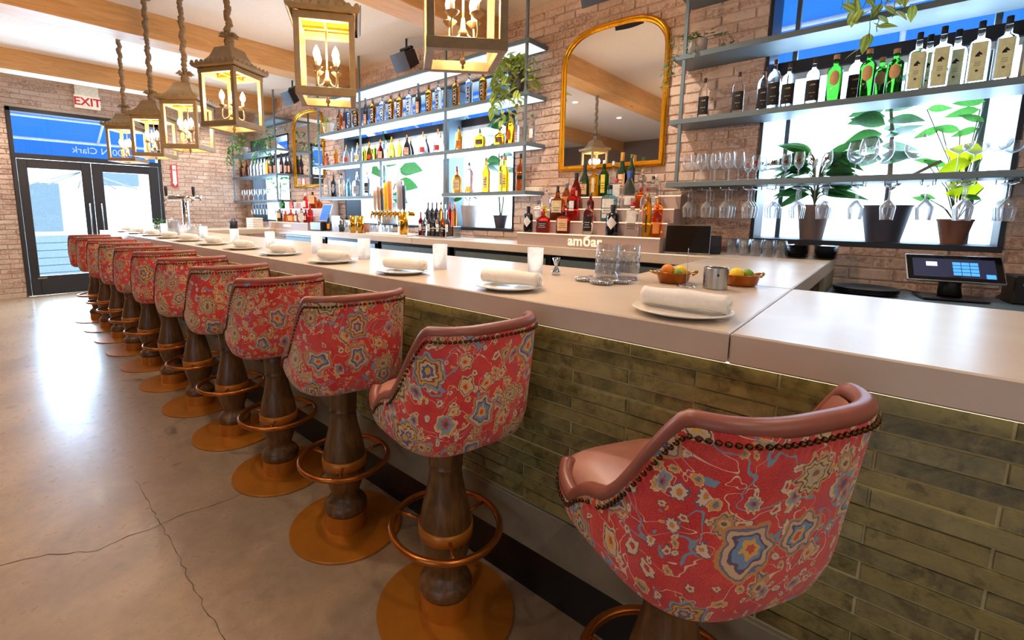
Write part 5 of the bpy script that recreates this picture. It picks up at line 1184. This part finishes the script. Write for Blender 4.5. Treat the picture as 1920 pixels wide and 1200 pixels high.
# ================================================================ MIRRORS
def mirror(yc, label):
    o = empty('wall_mirror', (WX-.018, yc, 0)); tag(o, label, 'mirror')
    def outline(hw, z0, zs, zt):
        pts = [(hw, z0+.012), (hw-.004, z0+.003), (hw-.012, z0)]; pts = [(hw, z0)]
        L = [(-hw, z0), (hw, z0)]; n = 28
        for i in range(n+1):
            a = PI*i/n; c, s = math.cos(a), math.sin(a)
            L.append((math.copysign(abs(c)**(2/3.0), c)*hw, zs+(zt-zs)*abs(s)**(2/2.3)))
        return L
    out = outline(.495, 1.745, 2.66, 2.985)
    m = MB(); n = len(out)
    path = [(0, y, z) for y, z in out]
    # two stepped mouldings
    def frame(name, shrink, prof, mt):
        c = (0, 2.3); vs = []; fs = []
        P2 = [Vector((y, z)) for y, z in out]
        nrm = []
        for i in range(n):
            t = (P2[(i+1) % n]-P2[i-1]).normalized(); nn = Vector((-t.y, t.x)); 
            if nn.dot(Vector((0, 2.3))-P2[i]) < 0: nn = -nn
            e1 = (P2[i]-P2[i-1]).normalized(); e2 = (P2[(i+1) % n]-P2[i]).normalized(); k_ = 1/max(.5, math.sqrt((1+e1.dot(e2))/2)); nrm.append(nn*k_)
        for i in range(n):
            for d, x in prof: q = P2[i]+nrm[i]*d; vs.append((x, q.x, q.y))
        m_ = len(prof)
        for i in range(n):
            for j in range(m_-1): a = i*m_+j; b = ((i+1) % n)*m_+j; fs.append((a, b, b+1, a+1))
        ob = MB().add(vs, fs, True).build(name, mt, o); sharp(ob, 50)
    frame('gold_frame', 0, [(0, .002), (0, -.012), (.006, -.024), (.016, -.030), (.026, -.026), (.031, -.018), (.036, -.018), (.040, -.014), (.048, -.012), (.050, -.004), (.050, .0)], M['gold'])
    gy = [(y*(1-.045/.495), 1.79+(z-1.745)*(1-.09/1.24)) for y, z in out]
    MB().add([(-.002, y, z) for y, z in gy], [tuple(range(n))[::-1]]).build('mirror_glass', M['mirror'], o)
    MB().add([(.004, y, z) for y, z in out], [tuple(range(n))]).build('backing', M['blackp'], o)
    return o
mirror(1.915, 'large arched gold mirror between the middle and right shelves')
mirror(7.16, 'far arched gold mirror left of the middle bottle shelves')
# ================================================================ SPEAKERS
def speaker(x, y, z, label, a=0):
    o = empty('wall_speaker', (x, y, z)); tag(o, label, 'speaker')
    Rm = Matrix.Rotation(math.radians(a), 4, 'Z') @ Matrix.Rotation(math.radians(-28), 4, 'Y')
    MB().add([tuple(Rm @ Vector(p)) for p in [(-.11, -.13, -.10), (-.11, .13, -.10), (-.11, .13, .10), (-.11, -.13, .10), (.09, -.09, -.08), (.09, .09, -.08), (.09, .09, .08), (.09, -.09, .08)]], [(0, 1, 2, 3), (4, 7, 6, 5), (0, 4, 5, 1), (1, 5, 6, 2), (2, 6, 7, 3), (3, 7, 4, 0)]).build('cabinet', M['blackp'], o)
    gr = MB(); n = 8; vs = []
    for i in range(n+1):
        yy = -.125+.25*i/n; b = .012*math.sin(PI*i/n)
        vs += [tuple(Rm @ Vector((-.112-b, yy, -.096))), tuple(Rm @ Vector((-.112-b, yy, .096)))]
    M['grille'] = M.get('grille') or plain('speaker_grille', '3c4254', .6)
    gr.add(vs, [(2*i, 2*i+1, 2*i+3, 2*i+2) for i in range(n)], True).build('grille', M['grille'], o)
    MB().bbox(-.02, .02, -.10, .10, .11, .135, .003).bbox(-.015, .015, -.10, -.092, -.01, .13, .001).bbox(-.015, .015, .092, .10, -.01, .13, .001).tube([(0, 0, .13), (.0, 0, CEIL-z)], .012).build('bracket', M['blackp'], o)
speaker(2.42, 4.32, 3.10, 'black wall speaker near the ceiling above the middle shelves'); speaker(2.36, 6.95, 3.10, 'black wall speaker near the ceiling above the far gold mirror'); speaker(2.44, 1.92, 3.16, 'black speaker at the top edge above the large gold mirror')
# ================================================================ SIGNS
M['sign_white'] = plain('sign_cream', 'efe2cf', .5, emit=.25); M['sign_red'] = plain('sign_red', 'd8263a', .5)
o = empty('exit_sign', (.275, WY-.06, 3.06)); tag(o, 'white exit sign with red letters above the street doors', 'sign')
MB().bbox(-.165, .165, -.02, .02, -.10, .10, .004).build('sign_box', M['sign_white'], o); MB().bbox(-.15, .15, -.02, .03, .101, .268, .004).build('ceiling_mount', M['pot_white'], o)
text('lettering', 'EXIT', .17, M['sign_red'], o, (0, -.0215, 0), FACE_NY, .001, .004)
o = empty('extinguisher_sign', (1.44, WY-.022, 1.98)); tag(o, 'small red and white vertical sign with a down arrow on the far brick', 'sign')
MB().bbox(-.05, .05, -.003, .003, -.20, .20, .001).build('sign_plate', M['sign_red'], o)
MB().box(-.030, .030, -.0046, -.0032, -.12, .185).add([(-.042, -.0046, -.12), (.042, -.0046, -.12), (0, -.0046, -.185)], [(0, 2, 1)]).build('arrow', M['sign_white'], o)
text('lettering', 'FIRE', .055, M['sign_red'], o, (0, -.0062, .10), FACE_NY, .0006, .0008); 
# ================================================================ PLANTS
def leafmesh(name, m, w=.42, tip=1.0, n=6, fold=.10, droop=.18):
    vs = []; fs = []
    for i in range(n+1):
        t = i/n; hw = w/2*math.sin(PI*min(1, t**.8))*(1-.25*t*tip)+.004; z = -droop*t*t
        vs += [(t, -hw, z+fold*hw), (t, 0, z), (t, hw, z+fold*hw)]
    for i in range(n):
        a = 3*i; fs += [(a, a+1, a+4, a+3), (a+1, a+2, a+5, a+4)]
    return MB().add(vs, fs, True).mesh(name, m)
LM = {'var': leafmesh('leaf', M['leaf_var'], .5), 'dark': leafmesh('leaf', M['leaf_dark'], .36, 1.2, 8, .25, .35), 'green': leafmesh('leaf', M['leaf'], .45), 'lime': leafmesh('leaf', M['leaf_lime'], .85, .3, 6, .12, .1), 'broad': leafmesh('leaf', M['leaf_dark'], .7, .6, 7, .12, .15), 'round': leafmesh('leaf', M['leaf_sage'], .95, 0, 5, .05, .1)}
def leaf(par, kind, p, az, el, L, roll=0):
    o = bpy.data.objects.new('leaf', LM[kind]); col.objects.link(o); o.parent = par
    o.location = p; o.rotation_euler = (roll, -el, az); o.scale = (L, L, L); return o
def pot(o, R0, R1, H, m, z=0, rim=True):
    pr = [(0, z), (R0, z), (R1, z+H-.012)]+([(R1*1.05, z+H-.012), (R1*1.05, z+H)] if rim else [(R1, z+H)])+[(R1*.93, z+H), (R1*.90, z+H-.02), (0, z+H-.02)]
    sharp(MB().lathe(pr, 28).build('pot', m, o), 40); MB().lathe([(0, z+H-.018), (R1*.88, z+H-.019)], 20).build('soil', M['soil'], o)
R_ = random.Random(21)
def plant(name, loc, label, cat='plant'): o = empty(name, loc); return tag(o, label, cat)
def arching(o, kind, z0, n, H, spread, L, stem=True, up=.9, az0=0, azr=6.283, flat=True):
    sm = MB()
    for i in range(n):
        az = (PI/2 if i % 2 else -PI/2)+R_.uniform(-.45, .45) if flat else az0+azr*(i+R_.uniform(-.3, .3))/n; h = H*R_.uniform(.55, 1); s = spread*R_.uniform(.5, 1)
        pts = [(s*t**1.6*math.cos(az)*(.3 if flat else 1)-(.03 if flat else 0)*t, s*t**1.6*math.sin(az), z0+h*math.sin(t*PI/2)) for t in (0, .25, .5, .75, 1)]
        sm.tube(pts, .0035, 5); leaf(o, kind, pts[-1], az+R_.uniform(-.15, .15), R_.uniform(-.5, .6)*up+.1, L*R_.uniform(.75, 1.1), R_.uniform(.3, 1.0)*R_.choice((-1, 1)) if flat else R_.uniform(-.5, .5))
    sm.build('stems', M['stem'], o)
def trailing(o, kind, z0, vines, L, per=.05, r0=.06, leafup=0):
    sm = MB()
    for (dx, dy, drop) in vines:
        pts = []; n = max(4, int(drop/.03)); 
        for i in range(n+1):
            t = i/n; out = min(1, t*8); pts.append((dx*out*(1+.3*t)+R_.uniform(-.006, .006), dy*out*(1+.3*t)+R_.uniform(-.008, .008), z0+.03*math.sin(min(1, t*3)*PI)-drop*max(0, t-.12)))
        sm.tube(pts, .0018, 4)
        d = 0
        for i in range(1, n+1):
            d += (Vector(pts[i])-Vector(pts[i-1])).length
            if d > per: d = 0; leaf(o, kind, pts[i], R_.uniform(0, 6.28), R_.uniform(-.9, .1)+leafup, L*R_.uniform(.7, 1.2), R_.uniform(-.4, .4))
    sm.build('vines', M['stem'], o)
zs1 = 1.165+.023
# right window sill: peace lily, rubber plant, begonia
SX = 2.86
y = at(1523, 420, 0, SX).y; o = plant('peace_lily', (SX, y, zs1), 'peace lily with long dark leaves in a tall taupe pot on the right sill'); pot(o, .065, .095, .24, M['pot_taupe'], 0, False)
arching(o, 'dark', .22, 32, .38, .06, .25, up=1.1); arching(o, 'dark', .22, 18, .15, .05, .24, up=.9)
MB().lathe([(0, .50), (.010, .51), (.012, .54), (0, .56)], 8, (-.05, .01, 0)).tube([(0, 0, .24), (-.03, .005, .38), (-.05, .01, .50)], .003, 5).build('flower', M['pot_white'], o)
y = at(1658, 420, 0, SX).y; o = plant('rubber_plant', (SX, y, zs1), 'leafy plant with a woody trunk in the dark charcoal pot'); pot(o, .085, .125, .235, M['pot_dark'], 0, True)
MB().tube([(0, 0, .2), (.005, .005, .45), (0, .02, .70), (-.01, .06, .98)], [.016, .014, .011, .006], 8).tube([(0, 0, .33), (-.02, -.10, .42), (-.03, -.22, .50)], .010, 6).build('trunk', M['pot_taupe'], o)
for i in range(20):
    a = (PI/2 if i % 2 else -PI/2)+.4*math.sin(i*1.7); leaf(o, 'broad', (-.02, .06+.02*math.cos(a), .50+.027*i), a, .1+.3*math.cos(i*2.1), .19, .6)
y = at(1790, 420, 0, SX).y; o = plant('begonia', (SX, y, zs1), 'sprawling plant with lime leaves in a terracotta pot'); pot(o, .050, .078, .15, M['pot_terra'], 0, True)
tips = [(1738, 205, 'green', .12), (1765, 240, 'green', .13), (1800, 245, 'green', .13), (1838, 205, 'green', .15), (1835, 240, 'green', .12), (1752, 305, 'green', .10), (1775, 310, 'green', .11), (1733, 300, 'green', .08), (1848, 190, 'green', .14), (1822, 305, 'lime', .17), (1842, 296, 'lime', .17), (1775, 352, 'lime', .13), (1845, 352, 'lime', .16), (1745, 375, 'green', .09), (1725, 365, 'green', .08), (1845, 228, 'green', .12), (1840, 375, 'green', .10)]
sm = MB()
for px, py, kd, L in tips:
    q = at(px, py, 0, SX-.02); d = q-Vector((SX, y, zs1)); mid_ = Vector((0, d.y*.35, .13+(d.z-.13)*.55))
    sm.tube([(0, 0, .13), tuple(mid_), (d.x, d.y, d.z)], .003, 5)
    leaf(o, kd, (d.x, d.y, d.z), (1 if d.y < -.02 else R_.choice((-1, 1)))*PI/2+R_.uniform(-.2, .2), R_.uniform(-.6, .6), L, PI/2*R_.uniform(.4, .9))
sm.build('stems', M['stem'], o)
# middle window sill
y = at(880, 410, 0, SX).y; o = plant('potted_fig', (SX, y, zs1), 'plant in a tall pale pot on the middle sill, left of the dark pot'); pot(o, .07, .105, .25, M['pot_pale'], 0, False)
arching(o, 'dark', .24, 10, .18, .10, .16, up=.8)
y = at(938, 410, 0, SX).y; o = plant('fiddle_leaf_fig', (SX, y, zs1), 'fiddle-leaf fig in a small dark blue pot on the middle sill'); pot(o, .052, .078, .14, M['pot_dark'], 0, True)
sm = MB().tube([(0, 0, .12), (.01, .03, .35), (0, .02, .60), (-.02, .03, .95), (-.02, .0, 1.25)], [.009, .009, .008, .007, .004], 6).tube([(.0, -.01, .12), (0, -.04, .3), (.0, -.03, .6), (-.02, -.06, .9)], .007, 6); sm.build('trunk', M['stem'], o)
for i in range(20): leaf(o, 'broad', (-.02, .02*math.cos(i)-.01, .58+.034*i), (PI/2 if i % 2 else -PI/2)+R_.uniform(-.4, .4), R_.uniform(-.2, .5), .20, R_.uniform(.3, .8))
y = at(730, 410, 0, SX).y; o = plant('bird_of_paradise', (SX, y, zs1), 'large-leaved plant in a big pale pot behind the beer taps'); pot(o, .10, .15, .30, M['pot_pale'], 0, False)
for i, (dy, z, a, L) in enumerate(((.15, .75, 1.2, .32), (-.2, .55, -1.2, .34), (-.1, .40, -.9, .3), (.1, 1.0, 1.9, .30), (-.05, .9, -2, .3), (.05, 1.2, .6, .28), (.2, .95, 1.5, .3), (-.3, .75, -1.4, .36))):
    leaf(o, 'broad', (-.04, dy, z), a, -.2+.2*math.cos(i), L, PI/3)
    MB().tube([(0, 0, .28), (-.01, dy*.3, z*.6), (-.04, dy, z)], .006, 6).build('stalk', M['stem'], o)
# left window greenery
y = 8.6; o = plant('window_fern', (SX, y, zs1), 'bushy green plant on the far left window sill'); pot(o, .07, .10, .18, M['pot_pale'], 0, True); arching(o, 'green', .17, 24, .62, .28, .15)
# pothos at the right end of the middle shelves
o = plant('hanging_pothos', (2.52, 2.80, ZM[1]+.001), 'variegated yellow-green pothos spilling over the right end of the middle shelves')
pot(o, .06, .085, .24, M['pot_dark'], 0.0, True); 
trailing(o, 'var', .30, [(-.13*math.cos(a)-.03, .17*math.sin(a), d) for a, d in ((-1.5, .22), (-1.1, .30), (-.7, .50), (-.3, .58), (0, .62), (.3, .45), (.6, .46), (.9, .50), (1.2, .3), (1.5, .36), (2.0, .2), (-2.0, .2))], .115, .030)
for i in range(46): leaf(o, 'var', (R_.uniform(-.12, .04), R_.uniform(-.14, .16), .24+R_.uniform(0, .13)), R_.uniform(0, 6.28), R_.uniform(-.8, .6), .11)
# small lit white pot at the left end
o = plant('trailing_ivy', (2.48, 6.16, ZM[1]+.001), 'pale trailing ivy in a white pot at the left end of the middle shelves'); pot(o, .06, .085, .15, M['pot_white'], 0, True)
trailing(o, 'var', .15, [(-.08, .12, .30), (-.10, .02, .14), (-.05, .16, .25), (-.09, -.10, .12), (-.02, .19, .2)], .07, .03)
for i in range(16): leaf(o, 'var', (R_.uniform(-.06, .05), R_.uniform(-.03, .10), .15+R_.uniform(0, .08)), R_.uniform(0, 6.28), R_.uniform(-.2, .8), .075)
# string of coins in a ribbed pot, right shelves
yp = at(1308, 90, 0, 2.5).y
o = plant('string_of_coins', (2.50, yp, ZR[1]+.001), 'round-leaved trailing plant in a ribbed wooden pot, right shelves near the mirror')
MB().lathe([(0, 0), (.058, 0), (.064, .11), (.058, .11), (.05, .01), (0, .01)], 24).build('pot', M['pot_pale'], o)
for q in range(18): pass
MB().lathe([(0, .095), (.056, .096)], 18).build('soil', M['soil'], o)
trailing(o, 'round', .12, [(-.10, .09, .30), (-.09, .02, .15), (-.105, -.02, .20), (-.12, .12, .44), (-.11, .145, .40), (0, -.14, .10), (.02, -.17, .06)], .032, .016)
for i in range(26): leaf(o, 'round', (R_.uniform(-.05, .05), R_.uniform(-.14, .12), .11+R_.uniform(0, .06)), R_.uniform(0, 6.28), R_.uniform(-.2, .9), .036)
# striped hoya from the top right shelf
yp = at(1650, 30, 0, 2.45).y
o = plant('hanging_hoya', (2.46, yp, ZR[0]+.001), 'striped cream and green plant hanging from the top right shelf'); pot(o, .07, .095, .16, M['pot_white'], 0, True)
trailing(o, 'var', .16, [(-.17, .02, .92), (-.16, .08, .76), (-.16, -.05, .78), (-.15, .13, .66), (-.17, -.10, .62), (-.14, .0, .84), (-.14, -.14, .52), (-.17, .05, .7), (-.15, -.02, .7)], .11, .045)
for k_, (px, py) in enumerate(((1712, 8), (1700, -20))):
    p = at(px, py, 0, 2.34); leaf(o, 'var', (p.x-2.46, p.y-yp, p.z-ZR[0]), 0, -1.2, .09)
# foliage on the far left shelves
for dy, lab, sp in ((9.25, 'grey-green trailing plant at the left end of the far shelves', 1), (8.0, 'grey-green trailing plant at the right end of the far shelves', -1)):
    o = plant('trailing_foliage', (2.48, dy, ZL[1]+.001), lab); pot(o, .07, .10, .15, M['pot_pale'], 0, True)
    trailing(o, 'green', .15, [(-.14-.03*math.cos(a), .26*math.sin(a), R_.uniform(.25, .55)) for a in (-1.5, -1.1, -.7, -.35, 0, .35, .7, 1.1, 1.5, 1.8)], .085, .035)
    for i in range(40): leaf(o, 'green', (R_.uniform(-.16, .08), R_.uniform(-.24, .24), .15+R_.uniform(0, .22)), R_.uniform(0, 6.28), R_.uniform(-.4, .9), .09)
# pale folded towels/box on the lowest shelf corner
tag(MB().bbox(2.62, 2.70, 2.58, 2.80, ZM[3]+.0005, ZM[3]+.045, .004).build('white_box', M['pot_white']), 'flat white box on the right end of the lowest middle shelf', 'box')
